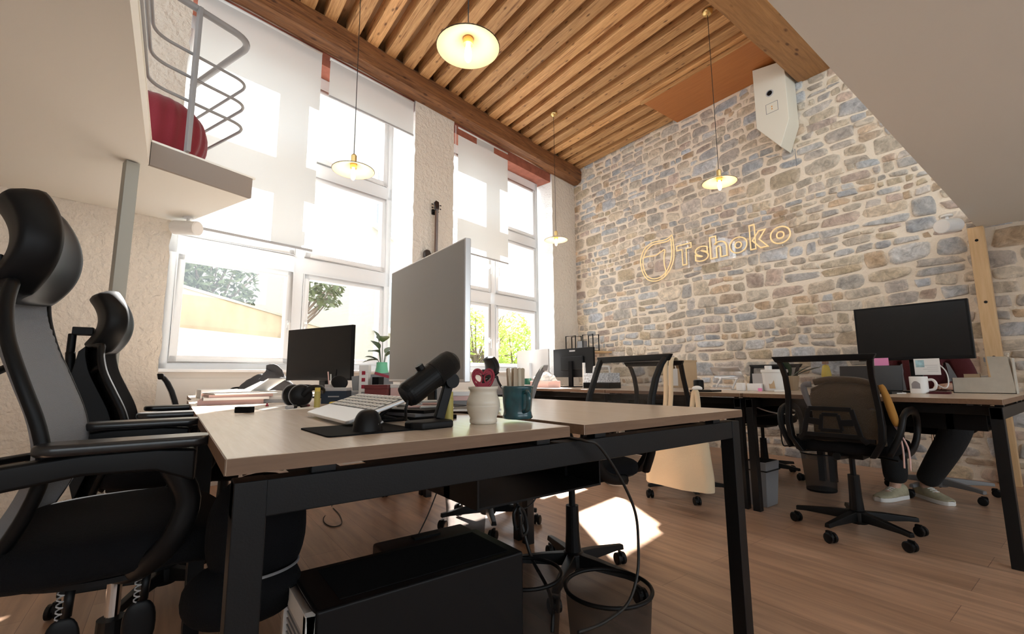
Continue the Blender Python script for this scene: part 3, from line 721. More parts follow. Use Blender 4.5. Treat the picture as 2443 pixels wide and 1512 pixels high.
# ================================================================= BENCH DESKS
DZ = .735
def bench(name, label, xa, xb, xc, xd, y0, y1, tray, jog=0.008):
    t = thing(name, label, 'desk', (xa, y0, 0)); ox, oy = xa, y0
    def P(x): return x-ox
    for (a, c, dz) in ((xa,xb,0),(xc,xd,jog)):
        b = MB(); b.box(P(a),0,DZ-.025,P(c),y1-y0,DZ); dk = b.build('desktop', M['desk'], t, bevel=.0015, M=Matrix.Translation((0,0,0)))
        b = MB(); b.box(P(a)+.001,-.0015,DZ-.0245,P(c)-.001,.0,DZ-.0008); b.build('shaded_edge_band', M['deskedge_shaded'], dk)
        b = MB(); b.box(P(a)-.0015,.001,DZ-.0245,P(a),y1-y0-.001,DZ-.0008); b.build('shaded_edge_band', M['deskedge_shaded'], dk)
    s = .045; zt = DZ-.037
    for yy in (.028, y1-y0-.028):
        for x in (P(xa)+.035, P(xd)-.035):
            b = MB(); b.box(x-s/2,yy-s/2,0,x+s/2,yy+s/2,zt); b.build('leg', M['steel_dark'], t, bevel=.002)
        b = MB(); b.box(P(xa)+.035-s/2,yy-s/2+.002,zt-.055,P(xd)-.035+s/2,yy+s/2-.002,zt-.0005)
        for x in (P(xa)+.14,P(xb)-.07,P(xc)+.07,P(xd)-.14): b.box(x-.02,yy-.015,zt-.001,x+.02,yy+.015,DZ-.025)
        b.build('cross_rail', M['steel_dark'], t, bevel=.002)
    for x in (P(xa)+.16, P(xd)-.16):
        b = MB(); b.box(x-.02,.05,zt-.045,x+.02,y1-y0-.05,zt-.002); b.build('long_rail', M['steel_dark'], t, bevel=.002)
    if tray:
        b = MB(); xm = (xb+xc)/2
        b.box(P(xm)-.20,.12,zt-.15,P(xm)+.20,y1-y0-.12,zt-.145); b.box(P(xm)-.205,.12,zt-.15,P(xm)-.20,y1-y0-.12,zt-.04); b.box(P(xm)+.20,.12,zt-.15,P(xm)+.205,y1-y0-.12,zt-.04)
        for yy in (.25,y1-y0-.25): b.box(P(xm)-.205,yy,zt-.15,P(xm)-.19,yy+.03,DZ-.025); b.box(P(xm)+.19,yy,zt-.15,P(xm)+.205,yy+.03,DZ-.025)
        b.build('cable_tray', M['black'], t)
    return t
LX = (.070,.757,.806,1.566); RX = (3.00,3.65,3.69,4.34)
bench('bench_desk', 'nearest double desk with oak tops and dark steel frame, carrying the microphone and mugs', *LX, .791, 1.955, True)
bench('bench_desk', 'middle double desk under the headphones, pink folders and window-side monitor', *LX, 1.975, 3.12, True, .0)
bench('bench_desk', 'farthest desk of the left row, against the left window under papers', LX[0]+.02, LX[1], LX[2], LX[3], 3.14, 4.12, False, .0)
bench('bench_desk', 'right hand double desk under the dark wide monitor and cardboard file by the stone wall', *RX, .335, 1.50, True, .0)
bench('bench_desk', 'double desk along the stone wall under the white bucket and laptop stand', *RX, 1.52, 2.68, True, .0)
bench('bench_desk', 'farthest desk near the room corner under the silver-backed monitor', *RX, 2.70, 4.55, True, .0)
# ================================================================= CHAIRS
def star_base(t, mt, r=.29, ph=.3, col='chrome', z1=.40):
    b = MB(); b.lathe([(0,.055),(.045,.055),(.050,.075),(.045,.115),(.030,.125),(0,.125)], 20); b.build('hub', mt, t, smooth=False, bevel=.002)
    for k in range(5):
        a = ph + 2*PI*k/5; Q = Matrix.Rotation(a,4,'Z')
        b = MB()
        sec = [(.03,.024,.068,.118),(.12,.022,.072,.112),(r-.05,.017,.074,.098),(r,.015,.070,.092)]
        vs = []; fs = []
        for x, w, z0, zz in sec: vs += [(x,-w,z0),(x,w,z0),(x,w*.75,zz),(x,-w*.75,zz)]
        for i in range(len(sec)-1):
            for q in range(4): fs.append((4*i+q,4*i+(q+1)%4,4*i+4+(q+1)%4,4*i+4+q))
        fs += [(3,2,1,0),(12,13,14,15)]
        b.add(vs, fs); lg = b.build('leg', mt, t, bevel=.004, M=Q)
        cq = Matrix.Translation((r-.004,0,0)) @ Matrix.Rotation(.7+k*1.9,4,'Z')
        b = MB()
        for s in (-1,1): b.lathe([(0,-.009),(.020,-.009),(.026,-.006),(.026,.006),(.020,.009),(0,.009)], 18, M=cq @ Matrix.Translation((-.012,s*.0135,.0262)) @ Matrix.Rotation(PI/2,4,'X'))
        b.prism([(-.03,.030),(-.022,.046),(-.006,.055),(.012,.055),(.014,.040),(.0,.038),(-.012,.030)], -.004, .004, M=cq, plane='xz')
        b.tube([(0,0,.045),(0,0,.075)], .007, 8)
        b.lathe([(0,-.012),(.012,-.012),(.012,.012),(0,.012)], 10, M=cq @ Matrix.Translation((-.012,0,.0262)) @ Matrix.Rotation(PI/2,4,'X')); b.box(-.018,-.006,.02,.008,.006,.058, M=cq)
        cs = b.build('caster', M['black'], lg)
    b = MB(); b.lathe([(0,.12),(.034,.12),(.029,.20),(.027,.30),(.027,.305),(0,.305)], 20); b.build('gas_cover', mt, t, smooth=False)
    b = MB(); b.lathe([(0,.27),(.014,.27),(.014,z1),(0,z1)], 16); b.build('gas_column', M[col], t, smooth=False)
def task_chair(name, label, x, y, rz, net='mesh_black', frame='black', legm='black', H=1.0, arms=True, ph=.3, back_light=False, lean=0.0):
    t = thing(name, label, 'chair', (x,y,0), rz); fm = M[frame]; lm = M[legm]
    star_base(t, lm, ph=ph, z1=.42, col='black')
    b = MB(); b.box(-.11,-.08,.405,.10,.08,.435); b.tube([(-.10,0,.42),(-.24,0,.43)], .02, 8); b.tube([(.02,-.06,.415),(.02,-.20,.40)], .006, 6); b.build('mechanism', M['black'], t, bevel=.003)
    b = MB(); b.ell((.01,0,.472),(.245,.240,.040), p=.5, nu=40, nv=14); b.build('seat', M['fabric_black'], t, smooth=True)
    # back: two bowed side posts, top bar with flared corners, cross bar, net and lumbar plate
    zs = [.44,.52,.60,.68,.76,.84,.90,.94*1.0]; zs = [.44+(z-.44)*H for z in zs]
    xs = [-.235,-.250,-.252,-.252,-.262,-.285,-.310,-.335]; ws = [.155,.200,.207,.202,.196,.194,.199,.208]
    xs = [x_-lean*(z-.44) for x_, z in zip(xs, zs)]
    for s in (-1,1):
        b = MB(); vs = []; fs = []
        for i, (x_, w, z) in enumerate(zip(xs,ws,zs)):
            d = .016+.012*(i < 3); e = .013
            vs += [(x_-d,s*(w-e),z),(x_+d*.6,s*(w-e),z),(x_+d*.6,s*(w+e),z),(x_-d,s*(w+e),z)]
        for i in range(len(zs)-1):
            for q in range(4): fs.append((4*i+q,4*i+(q+1)%4,4*i+4+(q+1)%4,4*i+4+q))
        fs += [(3,2,1,0),tuple(range(4*len(zs)-4,4*len(zs)))]
        b.add(vs, fs); b.build('back_post', fm, t, bevel=.004)
    zt = zs[-1]; xt = xs[-1]
    b = MB(); b.add([(xt-.018,-.218,zt-.02),(xt+.012,-.218,zt-.02),(xt+.012,.218,zt-.02),(xt-.018,.218,zt-.02),(xt-.024,-.235,zt+.012),(xt+.004,-.235,zt+.012),(xt+.004,.235,zt+.012),(xt-.024,.235,zt+.012)], [(3,2,1,0),(4,5,6,7),(0,1,5,4),(1,2,6,5),(2,3,7,6),(3,0,4,7)])
    b.build('top_bar', M['grey_light'] if back_light else fm, t, bevel=.005)
    b = MB(); b.cbox((xs[1]-.002,0,zs[1]),(.022,.35,.022)); b.build('cross_bar', fm, t, bevel=.004)
    def at(z):
        for i in range(len(zs)-1):
            if zs[i] <= z <= zs[i+1]:
                f = (z-zs[i])/(zs[i+1]-zs[i]); return xs[i]+(xs[i+1]-xs[i])*f, ws[i]+(ws[i+1]-ws[i])*f
        return xs[-1], ws[-1]
    b = MB()
    def gf(u, v):
        z = zs[1]+.008+(zt-zs[1]-.012)*v; x_, w = at(z); q = 2*u-1; return (x_ - .022*(1-q*q), (w-.006)*q, z)
    b.grid(gf, 16, 20); b.build('net_back', M[net], t, smooth=True)
    b = MB(); zl = zs[1]
    P4 = [(-.125,.02),(.125,.02),(.095,.155),(-.095,.155)]; I4 = [(-.048,.045),(.048,.045),(.036,.125),(-.036,.125)]
    xl = at(zl+.08)[0]-.034
    def strip(p, q, w=.011):
        dv = Vector((q[0]-p[0],q[1]-p[1])); n_ = Vector((-dv.y,dv.x)).normalized()*w
        b.prism([(p[0]+n_.x,p[1]+n_.y),(q[0]+n_.x,q[1]+n_.y),(q[0]-n_.x,q[1]-n_.y),(p[0]-n_.x,p[1]-n_.y)], xl-.005, xl+.005, M=Matrix.Translation((0,0,zl)), plane='yz')
    for q in range(4): strip(P4[q], P4[(q+1)%4]); strip(I4[q], I4[(q+1)%4], .009)
    strip(P4[0], (-.15,-.01)); strip(P4[1], (.15,-.01)); strip((-.1,.09),(-.045,.085),.016); strip((.1,.09),(.045,.085),.016)
    b.build('lumbar_support', fm, t, bevel=.002)
    if arms:
        for s in (-1,1):
            lp = spline([(-.225,s*.215,.455),(-.215,s*.262,.56),(-.17,s*.275,.645),(-.05,s*.278,.668),(.06,s*.278,.655),(.115,s*.275,.60),(.10,s*.268,.52),(.03,s*.255,.462),(-.08,s*.235,.440)], 4)
            b = MB(); b.tube(lp, .0145, 8, flat=1.5); b.build('armrest', fm, t, smooth=True)
    return t
def executive_chair(name, label, x, y, rz, legm='black', S=1.0, ph=.2, back='mesh_grey', levers=True, hz=0, shell=False, fx=0):
    t = thing(name, label, 'chair', (x,y,0), rz); bk = M['black']
    star_base(t, M[legm], r=.31, ph=ph, z1=.44)
    b = MB(); b.box(-.13,-.11,.425,.12,.11,.46); b.box(-.20,-.05,.43,-.12,.05,.46); b.build('mechanism', M['black'], t, bevel=.006)
    b = MB()
    def sf(u, v):
        q = 2*u-1; a = 2*PI*v
        return (0,0,0)
    b.ell((.0,0,.500),(.225,.245,.048), p=.48, nu=48, nv=18)
    b.v = [Vector((p.x, p.y, p.z - .035*max(0,(p.x-.08)/.145)**2 + .008*math.cos(p.x*9)*(1 if p.z > .5 else 0))) for p in b.v]
    b.build('seat', M['fabric_black'], t, smooth=True)
    b = MB(); b.prism([(.205*math.cos(a)*1.0,.225*math.sin(a)) for a in [2*PI*k/40 for k in range(40)]], .452, .462); b.build('seat_pan', bk, t)
    prof = spline([(a_+fx,b_+hz*max(0,(b_-.6)/.445)) for a_, b_ in [(-.24,.44),(-.215,.52),(-.180,.60),(-.160,.68),(-.172,.76),(-.205,.85),(-.235,.93),(-.250,1.0),(-.252,1.045)]], 4)
    prof = [(p.x,p.y) for p in [Vector((a,b_,0)) if not hasattr(a,'x') else a for a,b_ in [(q.x,q.y) for q in prof]]] if False else [(p[0],p[1]) for p in prof]
    def wd(z):
        f = (z-.44)/.6; return .165 + .075*math.sin(min(1,f/.75)*PI*.72) - (.075*max(0,(f-.72)/.28)**1.5)
    m = len(prof)-1
    def bf(u, v):
        i = min(m-1, int(v*m)); f = v*m-i
        x_ = prof[i][0]+(prof[i+1][0]-prof[i][0])*f; z = prof[i][1]+(prof[i+1][1]-prof[i][1])*f
        q = 2*u-1; w = wd(z); return (x_ - .055*(1-q*q) + .0, w*q, z)
    b = MB(); b.grid(bf, 20, 32); b.build('net_back', M[back], t, smooth=True, solid=.008)
    rim = [Vector(bf(0,k/30)) for k in range(31)] + [Vector(bf(k/12,1)) for k in range(1,12)] + [Vector(bf(1,1-k/30)) for k in range(31)] + [Vector(bf(1-k/12,0)) for k in range(1,12)]
    rim = [p + Vector((-.008,0,0)) for p in rim]
    b = MB(); b.tube(rim, .012, 8, closed=True); b.build('back_frame', bk, t, smooth=True)
    sp = spline([(-.20,0,.445),(-.285,0,.50),(-.315,0,.60),(-.320,0,.75+hz*.3),(-.335,0,.90+hz*.65),(-.345,0,1.03+hz)], 5)
    b = MB(); b.tube(sp, [.03-.012*k/(len(sp)-1) for k in range(len(sp))], 8, flat=.8); b.build('spine', bk, t, smooth=True)
    for s in (-1,1):
        b = MB(); b.tube(spline([(-.330,0,.80),(-.30,s*.09,.84),(-.235,s*.205,.90)], 5), .010, 6); b.tube(spline([(-.318,0,.68),(-.285,s*.10,.66),(-.195,s*.215,.66)], 5), .010, 6); b.build('spine_rib', bk, t, smooth=True)
    b = MB(); b.tube([(-.345,0,1.02+hz),(-.345,0,1.10+hz)], .013, 8); b.cbox((-.325+fx*.5,0,1.11+hz),(.04+fx,.05,.03)); b.build('headrest_bracket', bk, t, bevel=.003)
    b = MB()
    def hf(u, v):
        q = 2*u-1; z = (2*v-1); w = .150*(1-.25*z*z)
        return (-.262 + fx + .040*q*q - .045*z*z, w*q, 1.145+hz+.112*z)
    b.grid(hf, 18, 14); b.build('headrest', bk, t, smooth=True, solid=.07, sub=1)
    for s in (-1,1):
        b = MB(); yy = s*.262
        b.prism(rpoly(.275,.085,.035,5,.015,yy), .712, .734); p = b.build('arm_pad', M['pad'], t, bevel=.008, seg=3)
        b = MB()
        vs = []; fs = []
        sec = [(-.215,.605,.66),(-.16,.655,.70),(-.05,.672,.712),(.06,.668,.712),(.125,.64,.705)]
        for x_, z0, z1 in sec: vs += [(x_,yy-.022,z0),(x_,yy+.022,z0),(x_,yy+.022,z1),(x_,yy-.022,z1)]
        for i in range(4):
            for q in range(4): fs.append((4*i+q,4*i+(q+1)%4,4*i+4+(q+1)%4,4*i+4+q))
        fs += [(3,2,1,0),(16,17,18,19)]
        b.add(vs, fs); b.tube(spline([(.085,yy,.675),(.118,yy*.99,.60),(.095,yy*.97,.52),(.04,yy*.8,.462),(-.01,yy*.5,.446)], 4), .019, 8, flat=1.3)
        b.build('arm_bracket', bk, t, bevel=.006)
    if shell:
        b = MB(); fr = [(p_[0]-.050,p_[1]) for p_ in prof]; b.prism([(fr[0][0],fr[0][1])]+fr[1:]+[(-.30,fr[-1][1]-.02),(-.315,.85),(-.312,.72),(-.305,.58),(-.285,.50)], -.185, .185, plane='xz'); b.build('back_shell', bk, t, bevel=.02, seg=3)
    if levers:
        for yy, xx, L_ in ((-.20,-.055,.11),(-.20,.06,.085)):
            b = MB(); b.tube([(xx,yy,.452),(xx-.002,yy,.40)], .008, 8); b.ell((xx-.006,yy,.40-L_*.55),(.028,.008,L_*.55), p=.8); b.build('lever', bk, t, smooth=True)
            b = MB(); b.tube([(xx-.012+.006*math.cos(k*.9),yy+.006*math.sin(k*.9),.452-.0016*k) for k in range(34)], .0014, 5); b.build('spring', M['grey_light'], t)
    return t
executive_chair('office_chair', 'high backed grey mesh office chair with headrest, nearest at the left edge', -.075, 1.46, 0, fx=.06)
executive_chair('office_chair', 'second high backed black office chair with headrest, in front of the steel post', .025, 2.36, 0, ph=.5, hz=-.075, shell=True, fx=.02, back='fabric_black')
task_chair('task_chair', 'low black chair with curved net back tucked under the desk by the left window', .285, 3.30, 0, H=.86, ph=.8)
task_chair('task_chair', 'black framed net-back chair tucked under the nearest desk, seat seen below the top', 1.41, 1.47, PI-.05, ph=.62, lean=.14)
task_chair('task_chair', 'pale net-back chair behind the middle desk in front of the dark monitor back', 1.55, 2.33, math.radians(142), H=.93, net='mesh_light', frame='grey', ph=.5, back_light=True)
executive_chair('office_chair', 'far black office chair with small headrest in front of the far window', 3.02, 4.06, -.25, levers=False, ph=.9, hz=-.19, back='mesh_grey')
executive_chair('office_chair', 'black office chair at the middle row whose star base shows beside the floor cable loop', 1.45, 3.52, PI+.1, levers=False, ph=.9, hz=-.22)
task_chair('task_chair', 'black net-back chair carrying the hanging canvas tote bag', 3.03, 1.98, .06, ph=.15, arms=False)
task_chair('task_chair', 'black net-back chair seen from behind with an olive jacket over it', 3.04, .945, .04, ph=.42, arms=True)
task_chair('task_chair', 'black chair beyond the bins on the stone wall side of the desks', 4.20, 1.95, PI, ph=.2, arms=False)
executive_chair('office_chair', 'grey legged office chair that the seated person uses by the stone wall', 4.47, .87, PI, legm='grey', back='mesh_grey', levers=False, ph=.95)
# ================================================================= THINGS ON AND UNDER THE DESKS
def item(name, label, cat, loc, rz=0, group=None): return thing(name, label, cat, loc, rz, group)
def mono(b, name, mt, label, cat, group=None, **k): return tag(b.build(name, mt, **k), label, cat, group)
def at(x, y, z=DZ): return Matrix.Translation((x,y,z))
J = DZ+.008                                  # the right hand top of the nearest desk sits a touch higher
# ---- monitors
def monitor(name, label, c, w, h, rz, zb, ztab, body, face, bez=.012, depth=.028, foot=(.24,.18), tilt=0, curve=0, backcol=None, mark=False, offs=0, stand=None):
    """screen faces local +X; c = foot centre on the table"""
    t = item(name, label, 'monitor', (c[0],c[1],ztab), rz); st = stand or M['black']
    zb -= ztab; Q = Matrix.Translation((offs,0,zb+h/2)) @ Matrix.Rotation(tilt,4,'Y')
    def sheet(x0, ww, hh, dz=0):
        return lambda u, v: (x0 - curve*(1-(2*u-1)**2), ww*(u-.5), hh*(v-.5)+dz)
    b = MB()
    if curve:
        b.grid(sheet(0,w,h),16,2); p = b.build('panel', body, t, M=Q, solid=depth*.6, smooth=False)
    else:
        b.box(-depth*.5,-w/2,-h/2,depth*.5,w/2,h/2); p = b.build('panel', body, t, bevel=.003, M=Q)
        b = MB(); b.box(-depth*.5-.022,-w*.28,-h*.26,-depth*.5+.001,w*.28,h*.22); b.build('rear_housing', body, p, bevel=.01)
        b = MB(); b.box(depth*.5,-w/2+bez,-h/2+bez*1.6,depth*.5+.0012,w/2-bez,h/2-bez); b.build('screen', face, p)
        if mark:
            b = MB(); b.box(-depth*.5-.0012,-.045,h*.41-.008,-depth*.5,.045,h*.41+.008); b.build('maker_mark', M['grey_light'], p)
    b = MB(); b.box(offs-.055-(.0 if not curve else .02),-.03,.008,offs-.030,.03,zb+h*.55); b.build('neck', st, t, bevel=.004)
    b = MB(); b.prism(rpoly(foot[1],foot[0],.02,4,offs-.03,0), 0, .009); b.build('foot', st, t, bevel=.002)
    return t
big = monitor('monitor', 'large grey blank monitor turned edge-on behind the microphone', (.735,1.53), .62, .465, PI, .835, J, M['grey'], M['mesh_grey'], bez=.006, depth=.022, offs=-.0)
for ch in big.children:
    if ch.name.startswith('panel'):
        for g in ch.children:
            if g.name.startswith('screen'): g.data.materials[0] = mat('reflecting_grey_screen', (.36,.36,.36), .30)  # wall and window reflection on the switched-off screen put into the grey base
        ch.data.materials[0] = M['alu']
monitor('monitor', 'black monitor with its screen to the camera below the left window', (.71,2.945), .60, .325, math.atan2(-.251,-.563), .838, DZ, M['black'], M['screen'], bez=.006, depth=.022)
monitor('monitor', 'wide black monitor with a dark screen on the right hand desk by the cardboard file', (3.80,.791), .570, .360, PI, .9415, DZ, M['black'], M['screen'], bez=.012, depth=.035)
monitor('monitor', 'silver-backed curved monitor in front of the far window', (3.50,4.28), .60, .345, 0, .83, DZ, M['alu'], M['screen'], curve=.035, stand=M['alu'])
monitor('monitor', 'black monitor seen from behind with a small maker mark near the room corner', (3.62,3.70), .64, .325, 0, .845, DZ, M['black'], M['screen'], mark=True, stand=M['blackmatte'])
# ---- nearest desk: pad, mouse, raised keyboard
b = MB(); b.prism(rpoly(.195,.20,.012,4), 0, .003); mono(b, 'mouse_pad', M['blackmatte'], 'black mouse pad at the front edge of the nearest desk', 'mouse pad', M=at(.342,1.043) @ Matrix.Rotation(.05,4,'Z'))
t = item('mouse', 'black wireless mouse on the mouse pad', 'mouse', (.352,1.005,DZ+.003), 1.05)
b = MB()
def ms(u, v):
    a = 2*PI*u; r = v
    x = .050*math.cos(a)*r; y = .031*math.sin(a)*r*(1-.12*math.cos(a)); hh = .043*(1-r**3.2)**.6*(1+.18*math.cos(a)*-1*r)
    return (x, y, max(hh,0))
b.grid(ms, 36, 14, cu=True); b.build('shell', M['black'], t, smooth=True)
b = MB(); b.lathe([(0,-.004),(.010,-.004),(.010,.004),(0,.004)], 16, M=Matrix.Translation((.028,0,.024)) @ Matrix.Rotation(PI/2,4,'X')); b.build('wheel', M['chrome'], t)
b = MB(); b.tube([(.030,-.0255,.012),(.0,-.0295,.016),(-.026,-.024,.013)], .0025, 6); b.build('side_trim', M['grey_light'], t, smooth=True)
t = item('keyboard', 'silver keyboard with wrist rest propped on a folding stand', 'keyboard', (.335,1.30,DZ))
KA = -.31; QK = Matrix.Translation((0,0,.006)) @ Matrix.Rotation(KA,4,'Y')
b = MB(); b.prism(rpoly(.170,.40,.012,4,.085,0), 0, .009); dk = b.build('deck', M['alu'], t, bevel=.002, M=QK)
for i in range(5):
    for j in range(13):
        b = MB(); b.prism(rpoly(.0135,.0215,.003,2,.080+.0185*i,-.175+.0290*j+.004*(i%2)), .009, .0112); b.build('key', M['paper'], dk)
b = MB(); b.box(.070,-.192,.0088,.165,.192,.0094); b.build('key_well', M['black'], dk)
for s in (-1,1):
    b = MB(); b.box(.03,s*.13-.010,-.004,.16,s*.13+.010,0, M=QK); b.tube([(.14,s*.13,.046),(.09,s*.13,.005)], .006, 8); b.tube([(.08,s*.13,.005),(.17,s*.13,.005)], .005, 8); b.tube([(.07,s*.13,.026),(.15,s*.13,.005)], .005, 8); b.build('stand_leg', M['black'], t)
# ---- microphone on its stand
t = item('microphone', 'black desk microphone on an angled arm stand at the front of the nearest desk', 'microphone', (.488,.975,DZ))
o = Vector((.488,.975,DZ)); bx = Vector((math.cos(.55),math.sin(.55),0))
p0 = GY(978,938,1.0)-o; p1 = GY(1074,864,1.0)-o; ax = (p1-p0).normalized(); Qm = Matrix.Translation(p0) @ ax.to_track_quat('Z','Y').to_matrix().to_4x4(); LM = (p1-p0).length
b = MB(); b.lathe([(0,-.012),(.026,-.014),(.0300,-.006),(.0312,.0),(.0312,LM*.58),(.0320,LM*.585),(.0320,LM*.60),(0,LM*.60)], 32, M=Qm); bd = b.build('body', M['black'], t, smooth=False)
b = MB(); b.lathe([(0,LM*.60),(.0315,LM*.60),(.0320,LM*.93),(.029,LM*1.05),(.018,LM*1.13),(0,LM*1.15)], 32, M=Qm); b.build('grille', mat('mic_grille',(.02,.02,.02),.5,metal=.5,bump=.8,bscale=900), t, smooth=True)
b = MB(); b.lathe([(0,0),(.010,0),(.010,.012),(0,.012)], 16, M=Qm @ Matrix.Translation((0,.030,LM*.42)) @ Matrix.Rotation(-PI/2,4,'X')); b.build('knob', M['black'], t)
b = MB(); b.tube([p0+Vector((0,0,-.005)), p0+Vector((-.008,.004,-.035)), p0+Vector((.0,.02,-.062)), (p0+Vector((.05,.09,-.079)))], .0035, 8); b.build('cord', M['cable'], t, smooth=True)
pv = GY(1072,908,1.0)-o; pf_ = GY(1046,1012,1.0)-o; pf_.z = .016
b = MB(); b.tube([(p0+p1)*.5+Vector((0,0,-.01)), pv], .013, 10); b.lathe([(0,-.019),(.018,-.019),(.018,.019),(0,.019)], 20, M=Matrix.Translation(pv) @ Matrix.Rotation(PI/2,4,'X')); b.build('pivot', M['black'], t)
b = MB(); dv = pv-pf_
b.prism([(-.009,0),(.009,0),(.007,dv.length),(-.007,dv.length)], -.012, .012, M=Matrix.Translation(pf_) @ dv.to_track_quat('Z','Y').to_matrix().to_4x4(), plane='xz'); b.build('arm', M['black'], t, bevel=.003)
b = MB(); b.prism([(-.062,-.012),(-.045,-.036),(.038,-.036),(.048,-.022),(.048,.022),(.038,.036),(-.045,.036),(-.062,.012)], 0, .017, M=Matrix.Rotation(.15,4,'Z')); b.build('base', M['black'], t, bevel=.004)
# ---- mugs
def handle(R, z0, z1, out, r, M_=None, rz=0):
    b = MB(); pts = [(R-.004,0,z1),(R+out*.6,0,z1+.002),(R+out,0,(z0+z1)/2+.01),(R+out*.75,0,z0+.008),(R-.004,0,z0)]
    b.tube(spline(pts,6), r, 10, M=Matrix.Rotation(rz,4,'Z'), flat=1.0); return b
t = item('mug', 'cream bellied pottery mug holding the red heart pick', 'mug', (.633,.973,DZ))
b = MB(); b.lathe([(0,0),(.030,0),(.034,.003),(.0345,.010),(.033,.014),(.040,.030),(.0425,.043),(.0425,.0445),(.0418,.0455),(.0425,.047),(.041,.058),(.035,.072),(.0335,.078),(.0345,.083),(.0375,.086),(.038,.092),(.0355,.092),(.033,.080),(.033,.074),(.038,.05),(.03,.010),(0,.008)], 44); b.build('cup', M['cream'], t, smooth=True)
t = item('mug', 'dark teal pottery mug of lolly sticks beside the cream mug', 'mug', (.728,.955,J))
b = MB(); b.lathe([(0,0),(.036,0),(.040,.004),(.037,.012),(.036,.020),(.0385,.045),(.039,.060),(.041,.078),(.0425,.084),(.040,.084),(.037,.074),(.034,.02),(0,.010)], 40); b.build('cup', M['teal'], t, smooth=True)
handle(.038,.020,.068,.024,.0060,rz=-1.75).build('handle', M['teal'], t, smooth=True)
for k in range(9):
    a = k*2.4; q = .010+.010*((k*7)%3)/2
    b = MB(); b.prism([(x,y) for x,y in rpoly(.011,.118,.005,4)], -.001, .001, M=Matrix.Translation((.728+q*math.cos(a)-.006,.955+q*math.sin(a)+.004,J+.072)) @ Matrix.Rotation(a*.7,4,'Z') @ Matrix.Rotation(.10*math.cos(a),4,'X') @ Matrix.Rotation(PI/2,4,'X'))
    mono(b, 'lolly_stick', mat('stick_wood_%d' % k,(.62-.02*(k%3),.50,.38),.8), 'flat wooden lolly stick standing in the teal mug', 'stick', 'lolly sticks in the teal mug')
# red heart pick: heart outline with glasses-like cut-outs
t = item('heart_pick', 'red heart-shaped pick with cut-out holes standing in the cream mug', 'ornament', (.640,.985,DZ+.010), math.radians(-36.7))
hp_ = [(0,.113),(.006,.121),(.014,.125),(.022,.122),(.0265,.113),(.026,.102),(.020,.088),(.010,.076),(0,.068)]
hpl = [(x,z) for x,z in hp_] + [(-x,z) for x,z in hp_[-2:0:-1]]
def ring(poly, w, b):
    c = Vector((sum(p[0] for p in poly)/len(poly), sum(p[1] for p in poly)/len(poly)))
    b.tube([(p[0],0,p[1]) for p in spline([(q[0],q[1],0) for q in poly],3,True)], w, 6, closed=True)
b = MB(); ring(hpl, .0032, b); ring([(.003,.105),(.009,.112),(.019,.113),(.022,.104),(.015,.094),(.006,.092)], .0022, b); ring([(-.003,.105),(-.009,.112),(-.019,.113),(-.022,.104),(-.015,.094),(-.006,.092)], .0022, b)
b.prism([(-.018,.092),(0,.090),(.018,.092),(.010,.077),(0,.070),(-.010,.077)], -.002, .002, plane='xz')
b.prism([(-.026,.108),(-.020,.121),(-.010,.123),(-.004,.113),(-.010,.115),(-.019,.114)], -.002, .002, plane='xz'); b.prism([(.026,.108),(.020,.121),(.010,.123),(.004,.113),(.010,.115),(.019,.114)], -.002, .002, plane='xz')
b.tube([(0,0,.072),(0,0,.0)], .0022, 6); b.build('heart', M['red'], t)
# ---- small things around
def stick(name, mt, label, cat, x, y, r, h, cap=None, z=DZ, group=None):
    t = item(name, label, cat, (x,y,z)); b = MB(); b.lathe([(0,0),(r,0),(r,h*.8),(0,h*.8)], 20); b.build('tube', mt, t, bevel=.001)
    b = MB(); b.lathe([(0,h*.8),(r*.92,h*.8),(r*.92,h*.985),(r*.8,h),(0,h)], 20); b.build('cap', cap or mt, t, bevel=.001); return t
stick('glue_stick', M['olive'], 'yellow-green glue stick standing between headphones and keyboard', 'glue stick', .467, 1.935, .0115, .079, M['yellow'])
stick('correction_tube', M['olive'], 'olive yellow tube standing behind the microphone stand', 'tube', .560, 1.018, .0105, .080, M['olive'])
t = item('phone_stand', 'pale grey phone propped upright behind the microphone', 'phone', (.598,1.13,DZ), -.6)
b = MB(); b.box(-.012,-.002,.006,.012,.002,.09, M=Matrix.Rotation(.16,4,'X')); b.build('phone', M['grey_light'], t, bevel=.001); b = MB(); b.box(-.014,-.008,0,.014,.02,.006); b.build('cradle', M['grey'], t, bevel=.001)
def slab(name, mt, label, cat, x, y, z, w, d, h, rz=0, group=None, bevel=.001):
    b = MB(); b.box(-w/2,-d/2,0,w/2,d/2,h); return mono(b, name, mt, label, cat, group, M=at(x,y,z) @ Matrix.Rotation(rz,4,'Z'), bevel=bevel)
slab('notebook', M['blackmatte'], 'lowest dark notebook in the small pile behind the microphone foot', 'notebook', .565,1.215,DZ,.13,.19,.011,.25)
slab('notebook', M['grey'], 'middle grey notebook in the small pile behind the microphone foot', 'notebook', .568,1.225,DZ+.011,.12,.18,.009,.12)
slab('notebook', M['black'], 'topmost black notebook in the small pile behind the microphone foot', 'notebook', .563,1.22,DZ+.020,.11,.17,.009,.35)
rp = random.Random(3)
for k in range(7):
    x, y = .585+rp.uniform(-.035,.05), 1.24+rp.uniform(-.06,.09); a = rp.uniform(0,3); L_ = rp.uniform(.05,.09)
    b = MB(); b.tube([(-L_/2,0,.004),(L_/2,0,.004)], .0038, 8)
    mono(b, 'pen', [M['grey_light'],M['white_pl'],M['pinkish'],M['grey'],M['silver'],M['pinkish'],M['paper']][k], 'short pale pen lying in the tangle on the notebook pile behind the microphone', 'pen', 'pens on the notebook pile', M=at(x,y,DZ+.029+.0079*(k//3)) @ Matrix.Rotation(a,4,'Z'))
